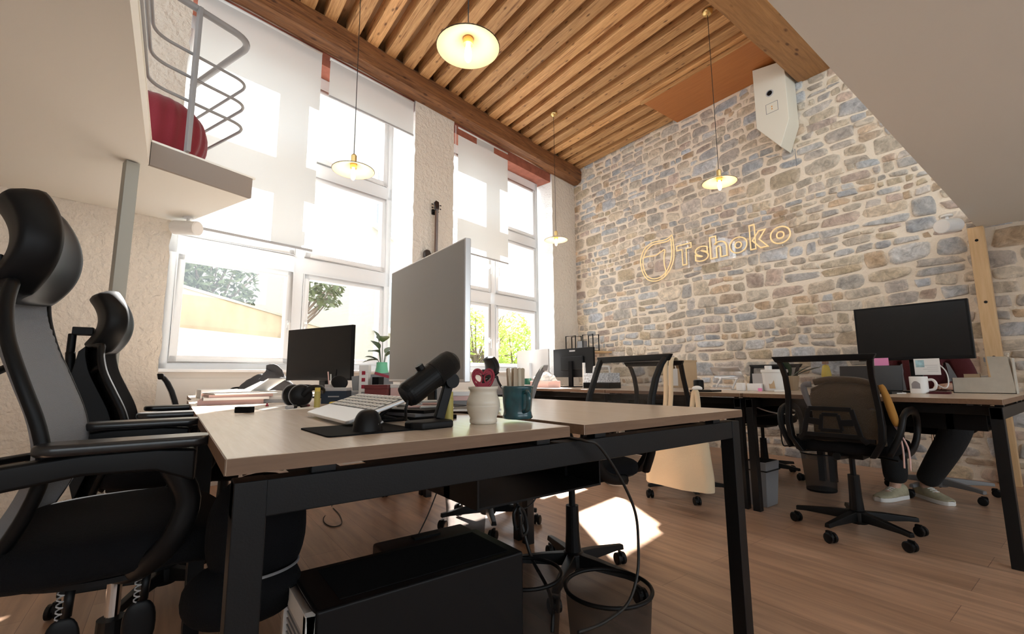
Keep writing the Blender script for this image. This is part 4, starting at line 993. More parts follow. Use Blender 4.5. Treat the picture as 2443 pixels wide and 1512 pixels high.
slab('paper_sheet', M['paper'], 'white sheet of paper with a red pin between eraser and headphones', 'paper', .36,2.02,DZ,.20,.28,.0008,.1, bevel=0)
b = MB(); b.lathe([(0,0),(.006,0),(.006,.004),(.003,.010),(.005,.014),(0,.015)], 14); mono(b, 'push_pin', M['red'], 'tiny red pin lying on the white sheet', 'pin', M=at(*G(637,969,DZ+.001)))
b = MB(); b.prism(rpoly(.030,.058,.006,4), 0, .020); mono(b, 'eraser', M['blackmatte'], 'black block eraser lying at the left of the nearest desk', 'eraser', M=at(.205,1.83) @ Matrix.Rotation(.85,4,'Z'), bevel=.002)
def marker(label, px, py, rz, c1, c2, L_=.075, r=.007):
    p = G(px,py,DZ); t = item('marker', label, 'marker', (p.x,p.y,DZ+r), rz); Q = Matrix.Rotation(PI/2,4,'Y')
    b = MB(); b.lathe([(0,-L_*.5),(r*.8,-L_*.5),(r,-L_*.46),(r,L_*.1),(0,L_*.1)], 14, M=Q); b.build('barrel', c1, t)
    b = MB(); b.lathe([(0,L_*.1),(r*1.05,L_*.1),(r,L_*.45),(r*.7,L_*.5),(0,L_*.5)], 14, M=Q); b.build('cap', c2, t)
marker('grey capped marker lying in front of the headphones', 695,975,.75,M['grey_light'],M['black'],.06)
marker('black marker lying right of the grey one in front of the headphones', 728,971,.9,M['black'],M['maroon'],.07,.005)
marker('blue and yellow pen lying behind the keyboard', 818,964,.3,M['yellow'],M['blue'],.13,.007)
# ---- headphones
t = item('headphones', 'black over-ear headphones standing on the desk left of the glue stick', 'headphones', (.425,2.11,DZ), .15)
for s, yo in ((-1,0),(1,0)):
    Q = Matrix.Translation((.0,s*.045,.045)) @ Matrix.Rotation(s*.25,4,'Z') @ Matrix.Rotation(PI/2,4,'X')
    b = MB(); b.lathe([(.014,-.020),(.032,-.022),(.042,-.014),(.045,0),(.043,.012),(.034,.020),(0,.022)] if s < 0 else [(0,-.022),(.034,-.020),(.043,-.012),(.045,0),(.042,.014),(.032,.022),(.014,.020)], 30, M=Q); b.build('ear_cup', M['black'], t, smooth=True)
    b = MB(); b.tube([(.045*math.cos(2*PI*k/30)*.98,.045*math.sin(2*PI*k/30)*.98,-s*.004) for k in range(30)], .003, 6, closed=True, M=Q); b.build('cup_ring', M['grey'], t, smooth=True)
b = MB(); b.tube(spline([(0,-.062,.045),(.03,-.075,.075),(.085,-.05,.075),(.11,0,.06),(.085,.05,.075),(.03,.075,.075),(0,.062,.045)],5), .008, 8, flat=1.6); b.build('headband', M['black'], t, smooth=True)
# ---- boxes along the middle of the left row
def carton(name, label, cat, x, y, z, w, d, h, rz, mt, lidmt=None, mark=None):
    t = item(name, label, cat, (x,y,z), rz); b = MB(); b.box(-w/2,-d/2,0,w/2,d/2,h*.80); b.build('box', mt, t, bevel=.0015)
    b = MB(); b.box(-w/2-.0012,-d/2-.0012,h*.80,w/2+.0012,d/2+.0012,h); b.build('lid', lidmt or mt, t, bevel=.0015)
    if mark:
        for (x0,y0,x1,z0,z1,mm) in mark:
            b = MB(); b.box(x0,-d/2-.0022,z0,x1,-d/2-.0002,z1); b.build('mark', mm, t)
    return t
carton('card_box', 'dark navy box with a grey lid beside the glue stick', 'box', .615,2.20,DZ,.115,.07,.072,-.62,M['navy'],M['grey_light'],[(-.025,0,.025,.030,.035,M['grey_light'])])
carton('card_box', 'small light grey box right of the navy box', 'box', .705,2.23,DZ,.06,.06,.055,-.6,M['grey_light'])
t = carton('tall_box', 'tall narrow white box with a column of red signs', 'box', .725,2.14,DZ,.042,.042,.176,-.62,M['white_pl'],M['white_pl'],[(-.008,0,.008,.035+.032*k,.052+.032*k,M['red'] if k else M['grey']) for k in range(4)])
slab('book_block', M['blackmatte'], 'dark narrow box standing right behind the tall white box', 'box', .782,2.12,DZ,.03,.10,.12,-.6)
carton('gift_box', 'dark red square box in front of the green vase', 'box', .722,1.955,DZ,.096,.07,.086,-.62,M['maroon'],M['maroon'])
carton('card_box', 'pale pink patterned box right of the dark red box', 'box', .815,1.93,J,.075,.06,.080,-.62,M['pinkish'],M['white_pl'])
t = item('ring_binder', 'grey binder with a crimson edge leaning behind the tall white box', 'binder', (.83,2.30,DZ), -.3)
b = MB(); b.box(-.10,-.02,0,.10,.02,.135,M=Matrix.Rotation(-.1,4,'Y')); b.build('cover', M['grey'], t, bevel=.002); b = MB(); b.box(-.03,-.0215,.128,.104,.0215,.142,M=Matrix.Rotation(.28,4,'Y') @ Matrix.Translation((-.01,0,.0))); b.build('edge', M['red'], t)
t = item('table_mirror', 'black oval tilting mirror beside the tall white box', 'mirror', (.665,2.335,DZ), -.62)
b = MB(); b.lathe([(0,0),(.03,0),(.028,.006),(.006,.012),(.005,.06),(0,.06)], 20); b.build('foot', M['black'], t)
b = MB(); b.ell((0,0,0),(.042,.008,.034), M=Matrix.Translation((0,0,.095)) @ Matrix.Rotation(.35,4,'Y') @ Matrix.Rotation(-.25,4,'X')); b.build('disc', M['black'], t, smooth=True)
t = item('pen_cup', 'grey wire cup of clips and scissors behind the navy box', 'pen cup', (.655,2.42,DZ))
b = MB(); b.lathe([(0,0),(.035,0),(.037,.085),(.034,.085),(.032,.006),(0,.006)], 24); b.build('cup', M['grey_light'], t)
for k in range(4):
    b = MB(); b.tube([(.012*math.cos(k*1.7),.012*math.sin(k*1.7),.02),(.028*math.cos(k*1.7),.028*math.sin(k*1.7),.125+.012*k)], .003, 6); mono(b, 'scissors' if k == 0 else 'pencil', [M['silver'],M['white_pl'],M['pinkish'],M['blackmatte']][k], ['silver scissors standing in the grey cup','white pencil standing in the grey cup','pink pencil standing in the grey cup','black pencil standing in the grey cup'][k], ['scissors','pencil','pencil','pencil'][k], M=at(.655,2.42))
# ---- green vase with plant
vb = CAM + ray(912,925)*2.35; vb.z = DZ
t = item('vase', 'mint green glass vase with a leafy sprig behind the grey monitor', 'vase', (.885,2.35,J))
b = MB(); b.lathe([(0,0),(.030,0),(.035,.012),(.040,.06),(.038,.12),(.030,.165),(.028,.19),(.026,.19),(.027,.16),(.034,.12),(.036,.06),(.03,.012),(0,.008)], 28); b.build('body', M['mint'], t, smooth=True)
def leafblade(b, p, d, L_, w_, up=Vector((0,0,1)), bend=.25):
    d = Vector(d).normalized(); s = d.cross(up)
    s = s.normalized() if s.length > 1e-4 else Vector((1,0,0)); n_ = s.cross(d); P_ = []
    for k in range(7):
        f = k/6; w = w_*math.sin(PI*min(1,f*.96+.03))**.8; c = Vector(p) + d*L_*f - n_*-1*0 + Vector((0,0,-bend*L_*f*f)); P_.append((c - s*w + n_*w*.25, c, c + s*w + n_*w*.25))
    vs = [q for r in P_ for q in r]; fs = []
    for k in range(6):
        for j in range(2): fs.append((3*k+j,3*k+j+1,3*k+j+4,3*k+j+3))
    b.add(vs, fs)
for k, (a, el, h, L_) in enumerate(((2.6,.5,.20,.08),(2.2,.9,.26,.09),(.3,.7,.24,.09),(3.4,.3,.24,.07),(2.5,1.2,.30,.09),(1.2,.8,.30,.08),(-.8,.6,.22,.09),(2.9,.1,.20,.08))):
    d = Vector((math.cos(a)*math.cos(el),math.sin(a)*math.cos(el),math.sin(el))); q = Vector((.02*math.cos(a),.02*math.sin(a),h))
    b = MB(); b.tube(spline([(0,0,.06),(.008*math.cos(a),.008*math.sin(a),h*.7),tuple(q)],4), .0018, 5); leafblade(b, q, d, L_, .036); b.build('leaf', M['leaf'], t, smooth=True)
# ---- papers and folders on the middle desk
for k, (mt, l, h) in enumerate(((M['pinkish'],'lowest pink folder of the pile at the left end of the middle desk',.020),(M['paper'],'white paper stack on the pink folder pile of the middle desk',.012),(M['pinkish'],'upper pink folder of the pile at the left end of the middle desk',.012),(M['paper'],'topmost white sheets on the pink folder pile',.006))):
    z = DZ + [0,.020,.032,.044][k]; slab('folder' if k % 2 == 0 else 'paper_stack', mt, l, 'folder' if k % 2 == 0 else 'paper', .235+.01*k,2.62+.012*(-1)**k,z,.26,.34,h,.06*k-.08)
slab('magazine', M['grey_light'], 'grey magazine lying right of the pink folders', 'magazine', .47,2.58,DZ,.17,.24,.016,-.3)
slab('magazine', M['paper'], 'white magazine lying on the grey one right of the pink folders', 'magazine', .472,2.585,DZ+.016,.16,.23,.012,-.15)
slab('paper_stack', M['paper'], 'tall loose white paper stack behind the headphones', 'paper', .38,2.95,DZ,.30,.26,.045,.2)
slab('paper_stack', M['paper'], 'white papers near the left window, back left of the pink folders', 'paper', .25,3.48,DZ,.24,.30,.05,.05)
def leaning(name, mt, label, cat, p, w, h, th, rz, lean):
    b = MB(); b.box(-w/2,-th/2,0,w/2,th/2,h); return mono(b, name, mt, label, cat, M=at(*p) @ Matrix.Rotation(rz,4,'Z') @ Matrix.Rotation(lean,4,'Y'), bevel=.001)
leaning('clipboard', M['paper'], 'white board leaning up to the right behind the papers', 'board', (.40,3.02,DZ+.045), .008,.13,.19,-.65,1.0)
leaning('clipboard', M['grey_light'], 'grey board leaning beside the white one behind the papers', 'board', (.38,3.16,DZ+.045), .008,.12,.19,-.65,1.12)
t = item('cloth_bag', 'dark grey crumpled cloth bag lying on papers under the left window sill', 'bag', (.50,3.48,DZ), -.6)
b = MB()
def cb(u, v):
    a = 2*PI*u; q = PI*v/2
    r = (1+.14*noise.noise(Vector((math.cos(a)*2,math.sin(a)*2,v*3)))); return (.19*r*math.cos(a)*math.cos(q), .10*r*math.sin(a)*math.cos(q), .165*math.sin(q)*(1+.2*math.cos(a-.4))*r)
b.grid(cb, 40, 14, cu=True); b.build('body', mat('charcoal_cloth',(.05,.05,.055),.9,bump=.3,bscale=150), t, smooth=True)
b = MB(); b.tube(spline([(-.15,-.02,.06),(-.21,-.02,.05),(-.215,-.03,.01),(-.19,-.03,.004)],5), .005, 6); b.build('strap', M['blackmatte'], t, smooth=True)
# ---- second top of the nearest desks: folder stack, striped magazine
slab('folder', M['grey'], 'lowest grey folder of the stack behind the cream mug', 'folder', .97,1.60,J,.20,.26,.020,-.5)
slab('folder', M['pinkish'], 'pink red folder in the stack behind the cream mug', 'folder', .97,1.60,J+.020,.20,.25,.018,-.55)
slab('paper_stack', M['paper'], 'white papers on top of the stack behind the cream mug', 'paper', .97,1.60,J+.038,.19,.25,.016,-.48)
t = item('magazine', 'black and white striped magazine behind the yellow tube', 'magazine', (.845,1.345,J), -.55)
b = MB(); b.box(-.08,-.11,0,.08,.11,.006); b.build('pages', M['paper'], t)
for k in range(8):
    b = MB(); b.box(-.075,-.10+.026*k,.006,.075,-.09+.026*k,.0066); b.build('stripe', M['blackmatte'], t)
# ---- right hand desks
t = item('laptop', 'black laptop open on the right hand desk left of the white mug', 'laptop', (3.50,.985,DZ), PI)
b = MB(); b.box(-.12,-.165,0,.11,.165,.016); b.build('base', M['black'], t, bevel=.002)
b = MB(); b.box(-.128,-.165,.006,-.118,.165,.165,M=Matrix.Translation((-.12,0,.01)) @ Matrix.Rotation(-.18,4,'Y') @ Matrix.Translation((.12,0,0))); b.build('lid', M['screen'], t, bevel=.002)
t = item('mug', 'white printed mug with a handle on the right hand desk', 'mug', (3.62,.742,DZ), -PI/2+.1)
b = MB(); b.lathe([(0,0),(.040,0),(.043,.004),(.0435,.098),(.042,.102),(.0395,.102),(.0385,.008),(0,.006)], 36); b.build('cup', M['white_pl'], t, smooth=False)
handle(.042,.020,.080,.034,.0075).build('handle', M['white_pl'], t, smooth=True)
b = MB()
def pr_(u, v): a = -2.35+1.0*u; return (.0438*math.cos(a), .0438*math.sin(a), .03+.045*v*(.6+.4*math.sin(3*u)))
b.grid(pr_, 10, 4); b.build('print', mat('mug_print',(.28,.26,.27),.5), t, smooth=True)
def flat_on(name, mt, label, cat, c, w, h, rz=PI, th=.001):
    b = MB(); b.box(-th/2,-w/2,-h/2,th/2,w/2,h/2); return mono(b, name, mt, label, cat, M=Matrix.Translation(c) @ Matrix.Rotation(rz,4,'Z'))
flat_on('sticky_note', M['pink'], 'bright pink sticky note under the left edge of the wide black monitor', 'note', (3.775,.950,.932), .077,.054)
t = item('postcard', 'white postcard with a pale blue picture hanging under the wide black monitor', 'card', (3.772,.724,.898))
b = MB(); b.box(-.0006,-.061,-.052,.0006,.061,.049); b.build('card', M['paper'], t)
b = MB(); b.box(-.0012,.012,-.004,-.0006,.053,.040); b.build('picture', mat('card_blue',(.36,.55,.60),.7,var=.4,vscale=25), t)
for k in range(4):
    b = MB(); b.box(-.0012,-.050,-.030+.012*k,-.0006,.0+.02*(k%2),-.028+.012*k); b.build('text_line', M['grey_light'], t)
b = MB(); b.tube(spline([(3.80,.69,.93),(3.79,.645,.87),(3.80,.64,.80),(3.795,.655,.765),(3.80,.69,.785),(3.82,.715,.82)],6), .0035, 6); mono(b, 'charging_cable', M['cable_white'], 'white cable hanging behind the postcard beside the mug', 'cable', smooth=True)
b = MB(); b.tube(spline([(3.44,.86,DZ+.003),(3.52,.80,DZ+.003),(3.58,.80,DZ+.003),(3.60,.83,DZ+.003),(3.56,.855,DZ+.003),(3.52,.85,DZ+.003)],6), .003, 6); mono(b, 'charging_cable', M['cable_white'], 'white cable curled on the desk left of the white mug', 'cable', smooth=True)
slab('wallet', M['darkred'], 'dark flat case lying right of the white mug', 'case', 3.64,.655,DZ,.10,.09,.012,.1)
t = item('magazine_file', 'grey cardboard magazine file at the right end of the right hand desk', 'file box', (3.87,.50,DZ))
b = MB(); prof = [(.135,0),(.135,.092),(-.035,.095),(-.028,.218),(-.112,.213),(-.128,.0)]
b.prism(prof, 0, .003, plane='yz'); b.prism(prof, .097, .10, plane='yz'); b.box(0,-.128,0,.10,.135,.004); b.box(.0,-.1285,0,.10,-.125,.205); b.box(0,.132,0,.10,.135,.09); b.build('file', M['greycard'], t)
b = MB(); b.box(-.0012,-.022,.185,0,-.014,.212); b.build('clip', M['grey'], t)
b = MB(); b.box(.035,.015,.09,.06,.085,.175); mono(b, 'leaflet', M['card'], 'small brown leaflet standing inside the cardboard magazine file', 'leaflet', M=at(3.87,.50,DZ-.06))
t = item('bucket', 'translucent white plastic bucket with a rim on the desk along the stone wall', 'bucket', (3.58,1.545,DZ))
b = MB(); b.lathe([(0,0),(.070,0),(.074,.004),(.083,.135),(.089,.137),(.089,.155),(.086,.158),(.081,.150),(.071,.006),(0,.004)], 40); b.build('pail', mat('milky_plastic',(.74,.73,.70),.4), t, smooth=False)
b = MB(); b.prism([(-.022,.02),(.018,.02),(.024,.07),(.012,.11),(-.004,.118),(-.012,.09)], 0, .002, plane='yz', M=Matrix.Translation((-.0805,.0-.012,.0)) @ Matrix.Rotation(.065,4,'Y')); b.build('print', M['card'], t)
t = item('potted_plant', 'plant with two broad dark leaves behind the white bucket', 'plant', (3.90,1.57,DZ))
b = MB(); b.lathe([(0,0),(.050,0),(.065,.11),(.060,.11),(.048,.09),(0,.088)], 28); b.build('pot', M['card'], t)
for p, d, L_, w_ in (((0,.0,.10),(-.25,.10,1.0),.17,.036),((.01,-.02,.10),(.25,-.75,.42),.22,.040),((.02,-.01,.10),(.35,-.60,.55),.17,.038),((0,.02,.10),(-.2,.35,.9),.13,.028)):
    b = MB(); b.tube([(0,0,.085),p], .003, 6); leafblade(b, Vector(p), d, L_, w_, bend=.12); b.build('leaf', M['leafdark'], t, smooth=True)
t = item('spray_bottle', 'yellow bottle with a brown cap behind the jacket chair', 'bottle', (4.16,1.405,DZ))
b = MB(); b.lathe([(0,0),(.032,0),(.034,.01),(.034,.12),(.026,.17),(.020,.19),(0,.20)], 24); b.build('body', M['yellow'], t, smooth=True)
b = MB(); b.lathe([(0,.20),(.022,.20),(.022,.25),(.016,.265),(0,.265)], 20); b.build('cap', mat('bronze',(.35,.20,.14),.4), t)
t = item('laptop_stand', 'aluminium laptop stand with a slotted tray by the stone wall', 'stand', (3.78,1.99,DZ), PI)
Q = Matrix.Translation((.0,0,.085)) @ Matrix.Rotation(-.85,4,'Y')
b = MB()
for x0,y0,x1,y1 in ((-.005,-.125,.04,.125),(.085,-.125,.135,.125),(.04,-.125,.085,-.075),(.04,.07,.085,.125)): b.box(x0,y0,0,x1,y1,.005)
b.build('tray', M['alu'], t, M=Q, bevel=.001)
for s in (-1,1):
    b = MB(); b.tube([(.02,s*.07,.09),(.10,s*.07,.012)], .007, 8); b.lathe([(0,-.011),(.010,-.011),(.010,.011),(0,.011)], 14, M=Matrix.Translation((.02,s*.07,.09)) @ Matrix.Rotation(PI/2,4,'X')); b.build('leg', M['alu'], t)
b = MB(); b.box(.02,-.09,0,.16,.09,.005); b.build('foot_plate', M['alu'], t)
slab('laptop_sleeve', M['grey_light'], 'pale grey slab standing tilted between laptop stand and black bag', 'case', 3.82,1.735,DZ,.03,.16,.13,.0)
t = item('camera_bag', 'black rounded bag left of the white bucket', 'bag', (3.86,1.64,DZ))
b = MB(); b.ell((0,0,.095),(.05,.075,.095), p=.6); b.build('body', M['blackmatte'], t, smooth=True); b = MB(); b.tube(spline([(-.04,.04,.15),(-.07,.0,.12),(-.06,-.05,.06),(-.07,-.06,.03)],5), .005, 6); b.build('strap', M['leaf'], t, smooth=True)
stick('jar', M['pinkish'], 'pale pink jar standing behind the white bucket', 'jar', 3.75,1.66,.028,.19,M['white_pl'])
slab('charger', M['white_pl'], 'white charger block in front of the pale grey slab', 'charger', 3.47,1.745,DZ,.05,.055,.060,.1,bevel=.006)
slab('router', M['paper'], 'small white speckled box right of the charger block', 'box', 3.52,1.66,DZ,.06,.10,.055,.1,bevel=.004)
slab('eraser', M['pink'], 'small pink eraser beside the white bucket', 'eraser', 3.47,1.605,DZ,.02,.025,.022,.2)
slab('saucer', M['white_pl'], 'small flat white lid right of the white bucket', 'lid', 3.45,1.455,DZ,.07,.07,.012,.2,bevel=.003)
slab('tablet', M['black'], 'dark closed tablet on the desk edge above the tote bag', 'tablet', 3.12,1.83,DZ,.14,.17,.013,.05)
t = item('speaker_puck', 'dark round speaker near the tote bag chair', 'speaker', (3.60,2.17,DZ)); b = MB(); b.lathe([(0,0),(.038,0),(.041,.006),(.041,.072),(.036,.080),(0,.080)], 28); b.build('body', M['black'], t, smooth=False); b = MB(); b.lathe([(0,.0802),(.03,.0802),(.028,.083),(0,.083)], 24); b.build('top', M['grey'], t)
b = MB(); b.ell((0,0,.02),(.03,.04,.02)); mono(b, 'tissue_ball', M['paper'], 'crumpled white tissue beside the round speaker', 'tissue', M=at(3.22,1.955), smooth=True)
t = item('cardboard_box', 'brown cardboard box with a white side behind the tote bag chair', 'box', (4.12,2.62,DZ))
b = MB(); b.box(-.11,-.06,0,.11,.15,.265); b.build('carton', M['card'], t, bevel=.002)
b = MB(); b.box(-.1125,.015,.02,-.110,.149,.262); b.build('label_side', M['paper'], t)
b = MB(); b.box(-.115,-.064,.255,.115,.154,.270); b.build('flap', M['card'], t)
t = item('tool_caddy', 'white speckled carrying box with arched handle seen through the chair net', 'box', (3.45,3.13,DZ))
b = MB(); b.box(-.09,-.17,.0,.09,.17,.055); b.build('tray', M['blackmatte'], t, bevel=.004)
b = MB(); b.box(-.085,-.165,.055,.085,.165,.150); b.build('crate', mat('speckled',(.62,.66,.72),.6,var=.5,vscale=60), t, bevel=.004)
b = MB(); b.tube(spline([(0,-.11,.15),(0,-.10,.205),(0,-.08,.215),(0,.08,.215),(0,.10,.205),(0,.11,.15)],4), .009, 8); b.build('handle', M['white_pl'], t, smooth=True)
stick('bottle', M['white_pl'], 'slim white bottle beside the speckled carrying box', 'bottle', 3.44,3.36,.017,.26)
b = MB(); b.lathe([(0,0),(.034,0),(.043,.10),(.040,.10),(.031,.006),(0,.006)], 24); mono(b, 'cup', M['green'], 'dark green cup below the silver-backed monitor', 'cup', M=at(3.22,4.03))
t = item('crumpled_paper', 'heap of crumpled white paper below the silver-backed monitor', 'paper', (3.28,3.80,DZ+.07))
b = MB()
def cp(u, v):
    a = 2*PI*u; q = PI*v/2; r = 1+.35*noise.noise(Vector((math.cos(a)*3,math.sin(a)*3,v*4))); return (.10*r*math.cos(a)*math.cos(q),.14*r*math.sin(a)*math.cos(q),.085*r*math.sin(q))
b.grid(cp, 26, 9, cu=True); b.build('heap', M['paper'], t)
carton('parcel', 'low pinkish parcel under the crumpled paper', 'box', 3.28,3.80,DZ,.18,.30,.070,0,M['pinkish'],M['pinkish'])
slab('keyboard_box', M['paper'], 'flat white box on the desk end near the pale net chair', 'box', 3.16,4.08,DZ,.14,.20,.03,.1)
t = item('wire_rack', 'black wire letter rack on a small shelf by the room corner', 'rack', (4.95,4.86,1.235), .1)
for y0, y1 in ((-.26,-.07),(.07,.26)):
    for xx in (-.07,.07):
        b = MB(); b.tube([(xx,y0,0),(xx,y0,.235),(xx,y1,.235),(xx,y1,0)], .010, 6, closed=True); b.build('hoop', M['black'], t)
b = MB(); b.box(-.075,-.27,-.010,.075,.27,0); b.build('floor_plate', M['black'], t); b = MB(); b.box(-.05,-.06,.0,.05,.06,.15); b.build('card_holder', M['grey'], t)
b = MB(); b.box(-.10,-.32,-.035,.30,.30,-.0105); mono(b, 'wall_shelf', M['pine'], 'small wooden shelf carrying the wire rack at the room corner', 'shelf', M=Matrix.Translation((4.95,4.86,1.235)))
# ---- under the desks
t = item('computer_tower', 'black computer tower with a white vented front panel under the nearest desk', 'computer', (.48,1.055,0))
b = MB(); b.box(-.235,-.11,.012,.255,.11,.418); b.build('case', M['black'], t, bevel=.006)
b = MB(); b.box(-.185,-.085,.418,.225,.085,.4192); b.build('top_panel', M['blackmatte'], t)
b = MB(); b.box(-.252,-.105,.018,-.235,-.085,.412); b.box(-.252,.085,.018,-.235,.105,.412); b.box(-.252,-.105,.018,-.235,.105,.045); b.box(-.252,-.105,.375,-.235,.105,.412); fp = b.build('front_panel', M['white_pl'], t, bevel=.002)
b = MB()
for k in range(24): b.box(-.246,-.086,.050+.0134*k,-.238,.086,.056+.0134*k)
b.build('vent', M['grey_light'], fp)
for sx in (-.2,.2):
    for sy in (-.09,.09):
        b = MB(); b.lathe([(0,0),(.016,0),(.014,.012),(0,.012)], 12, c=(sx,sy,0)); b.build('foot', M['black'], t)
t = item('storage_case', 'dark brown case standing right behind the black computer tower', 'case', (.60,1.235,0)); b = MB(); b.box(-.13,-.045,0,.15,.045,.402); b.build('body', mat('dark_brown',(.03,.015,.012),.6), t, bevel=.008); b = MB(); b.box(-.03,-.012,.4022,.05,.012,.408); b.build('grip', M['black'], t)
def bin_(label, x, y, r1, r0, h, net=True):
    t = item('waste_bin', label, 'bin', (x,y,0))
    b = MB(); b.grid(lambda u, v: ((r0+(r1-r0)*v)*math.cos(2*PI*u),(r0+(r1-r0)*v)*math.sin(2*PI*u),.006+(h-.006)*v), 48, 6, cu=True); b.build('net_wall', M['bin_net'], t, smooth=True)
    b = MB(); b.tube([(r1*math.cos(2*PI*k/48),r1*math.sin(2*PI*k/48),h) for k in range(48)], .0055, 8, closed=True); b.build('rim', M['black'], t, smooth=True)
    b = MB(); b.lathe([(0,0),(r0,0),(r0+.003,.012),(r0,.013),(0,.006)], 40); b.build('bottom', M['black'], t)
    return t
bin_('round black net waste bin in front, right of the computer tower', .985,.895,.115,.092,.285)
bin_('round black net waste bin half hidden behind the computer tower end', .862,1.105,.108,.088,.285)
bin_('black net waste bin under the middle desk by the sunlit floor', 1.22,2.03,.105,.085,.27)
bin_('black net waste bin under the desk along the stone wall', 3.93,1.43,.115,.095,.27)
t = item('waste_bin', 'grey square-sided waste bin beside the double desk legs', 'bin', (3.22,1.52,0))
b = MB(); vs = [(-.075,-.055,0),(.075,-.055,0),(.075,.055,0),(-.075,.055,0),(-.095,-.075,.285),(.095,-.075,.285),(.095,.075,.285),(-.095,.075,.285)]; b.add(vs, [(3,2,1,0),(0,1,5,4),(1,2,6,5),(2,3,7,6),(3,0,4,7),(4,5,6,7)]); b.build('body', M['grey'], t, bevel=.006)
b = MB(); b.box(-.097,-.077,.225,.097,.077,.232); b.build('band', M['black'], t)
b = MB(); b.box(-.085,-.065,.285,.085,.065,.2865); b.build('mouth', M['blackmatte'], t)
t = item('backpack', 'black rounded backpack hanging under the nearest desk behind its left leg', 'bag', (.165,1.17,0), .0)
b = MB(); b.ell((.01,.02,.52),(.098,.085,.118), p=.85, nu=32, nv=20); b.build('compartment', M['fabric_black'], t, smooth=True)
b = MB(); b.ell((-.012,-.0,.405),(.112,.09,.060), p=.85, nu=32, nv=16); b.build('pocket', M['fabric_black'], t, smooth=True)
b = MB(); b.tube([(-.01+.102*math.cos(a),.0+.084*math.sin(a),.450) for a in [(-1.9+.12*k) for k in range(24)]], .003, 6); b.build('zipper', M['grey'], t)
b = MB(); b.tube(spline([(-.02,.02,.64),(-.03,.02,.68),(.02,.02,.693),(.05,.02,.68),(.05,.02,.64)],4), .007, 6); b.build('loop', M['fabric_black'], t, smooth=True)
# ---- tote bag on the chair back
t = item('tote_bag', 'ecru canvas tote bag hanging from the chair behind the nearest desk', 'bag', (2.62,1.76,.16))
b = MB()
def tb(u, v):
    a = 2*PI*u; w = .238-.038*v+.012*math.sin(v*3); f = 1+.10*math.cos(a*7+v*2)*(1-.3*v); dpt = (.060*(1-v)**.5+.018)*f
    x = -dpt*math.sin(a)*1.0; y = w*math.copysign(abs(math.cos(a))**.7, math.cos(a)); dr = .055*v*(y/.2)*-1
    return (x + .01*noise.noise(Vector((y*14,v*3,1))), y, .0+.345*v + dr*.8 + .006*math.sin(a*5)*(v > .8))
b.grid(tb, 60, 16, cu=True); b.build('pouch', M['canvas'], t, smooth=True)
def strap(pts, nm='strap'):
    b = MB(); P_ = spline([Vector(p)-Vector((2.62,1.76,.16)) for p in pts], 6)
    vs = []; fs = []
    for i, p in enumerate(P_): vs += [(p.x,p.y-.017,p.z),(p.x,p.y+.017,p.z)]
    for i in range(len(P_)-1): fs.append((2*i,2*i+1,2*i+3,2*i+2))
    b.add(vs, fs); b.build(nm, M['canvas'], t, smooth=True, solid=.003)
strap([(2.615,1.86,.47),(2.655,1.845,.70),(2.655,1.835,.90),(2.67,1.832,.962),(2.705,1.83,.962),(2.735,1.83,.90)])
strap([(2.60,1.81,.48),(2.645,1.80,.70),(2.648,1.79,.90),(2.668,1.79,.966),(2.71,1.79,.966),(2.74,1.79,.90)])
strap([(2.60,1.62,.50),(2.63,1.60,.62),(2.65,1.615,.745),(2.66,1.64,.745),(2.645,1.655,.62),(2.63,1.665,.51)])
# ---- jacket over the chair
t = item('jacket', 'olive brown corduroy jacket with mustard lining draped inside the chair back', 'jacket', (2.80,.885,0))
b = MB()
def jk(u, v):
    y = .155*(1-2*u); z = .50+.315*v - .03*(abs(2*u-1)**2)*(v > .6)*1.0
    return (.010 + .022*noise.noise(Vector((y*9,z*7,2))) + .03*(1-v) - .03*math.exp(-((v-1)/.12)**2)*-1, y, z + .010*math.sin(y*30)*(v > .9))
b.grid(jk, 30, 24); b.build('back_panel', M['jacket'], t, smooth=True, solid=.012)
b = MB(); b.tube(spline([(.03,.135,.81),(.04,.06,.825),(.035,-.06,.82),(.03,-.13,.80)],6), [.018]*19, 10); b.build('collar', M['jacket'], t, smooth=True)
b = MB(); b.tube(spline([(.03,-.160,.80),(.035,-.175,.74),(.04,-.19,.66),(.05,-.20,.60)],6), [.008,.011,.013,.014,.014,.015,.015,.016,.016,.017,.017,.017,.017,.017,.016,.015,.014,.012,.008], 10, flat=1.6); b.build('lining', M['lining'], t, smooth=True)
b = MB(); b.tube(spline([(.05,-.20,.60),(.06,-.21,.50),(.07,-.205,.40)],5), .004, 6); b.tube(spline([(.055,-.19,.60),(.08,-.225,.50),(.08,-.225,.39)],5), .004, 6); b.tube([(.05,-.20,.60),(.055,-.19,.60)], .004, 6); b.build('drawstring', M['pinkish'], t, smooth=True)
b = MB(); b.tube(spline([(.03,.15,.80),(.025,.185,.79),(.03,.175,.72),(.03,.15,.66)],5), .016, 8); b.build('sleeve', mat('grey_stripe',(.35,.34,.35),.9), t, smooth=True)
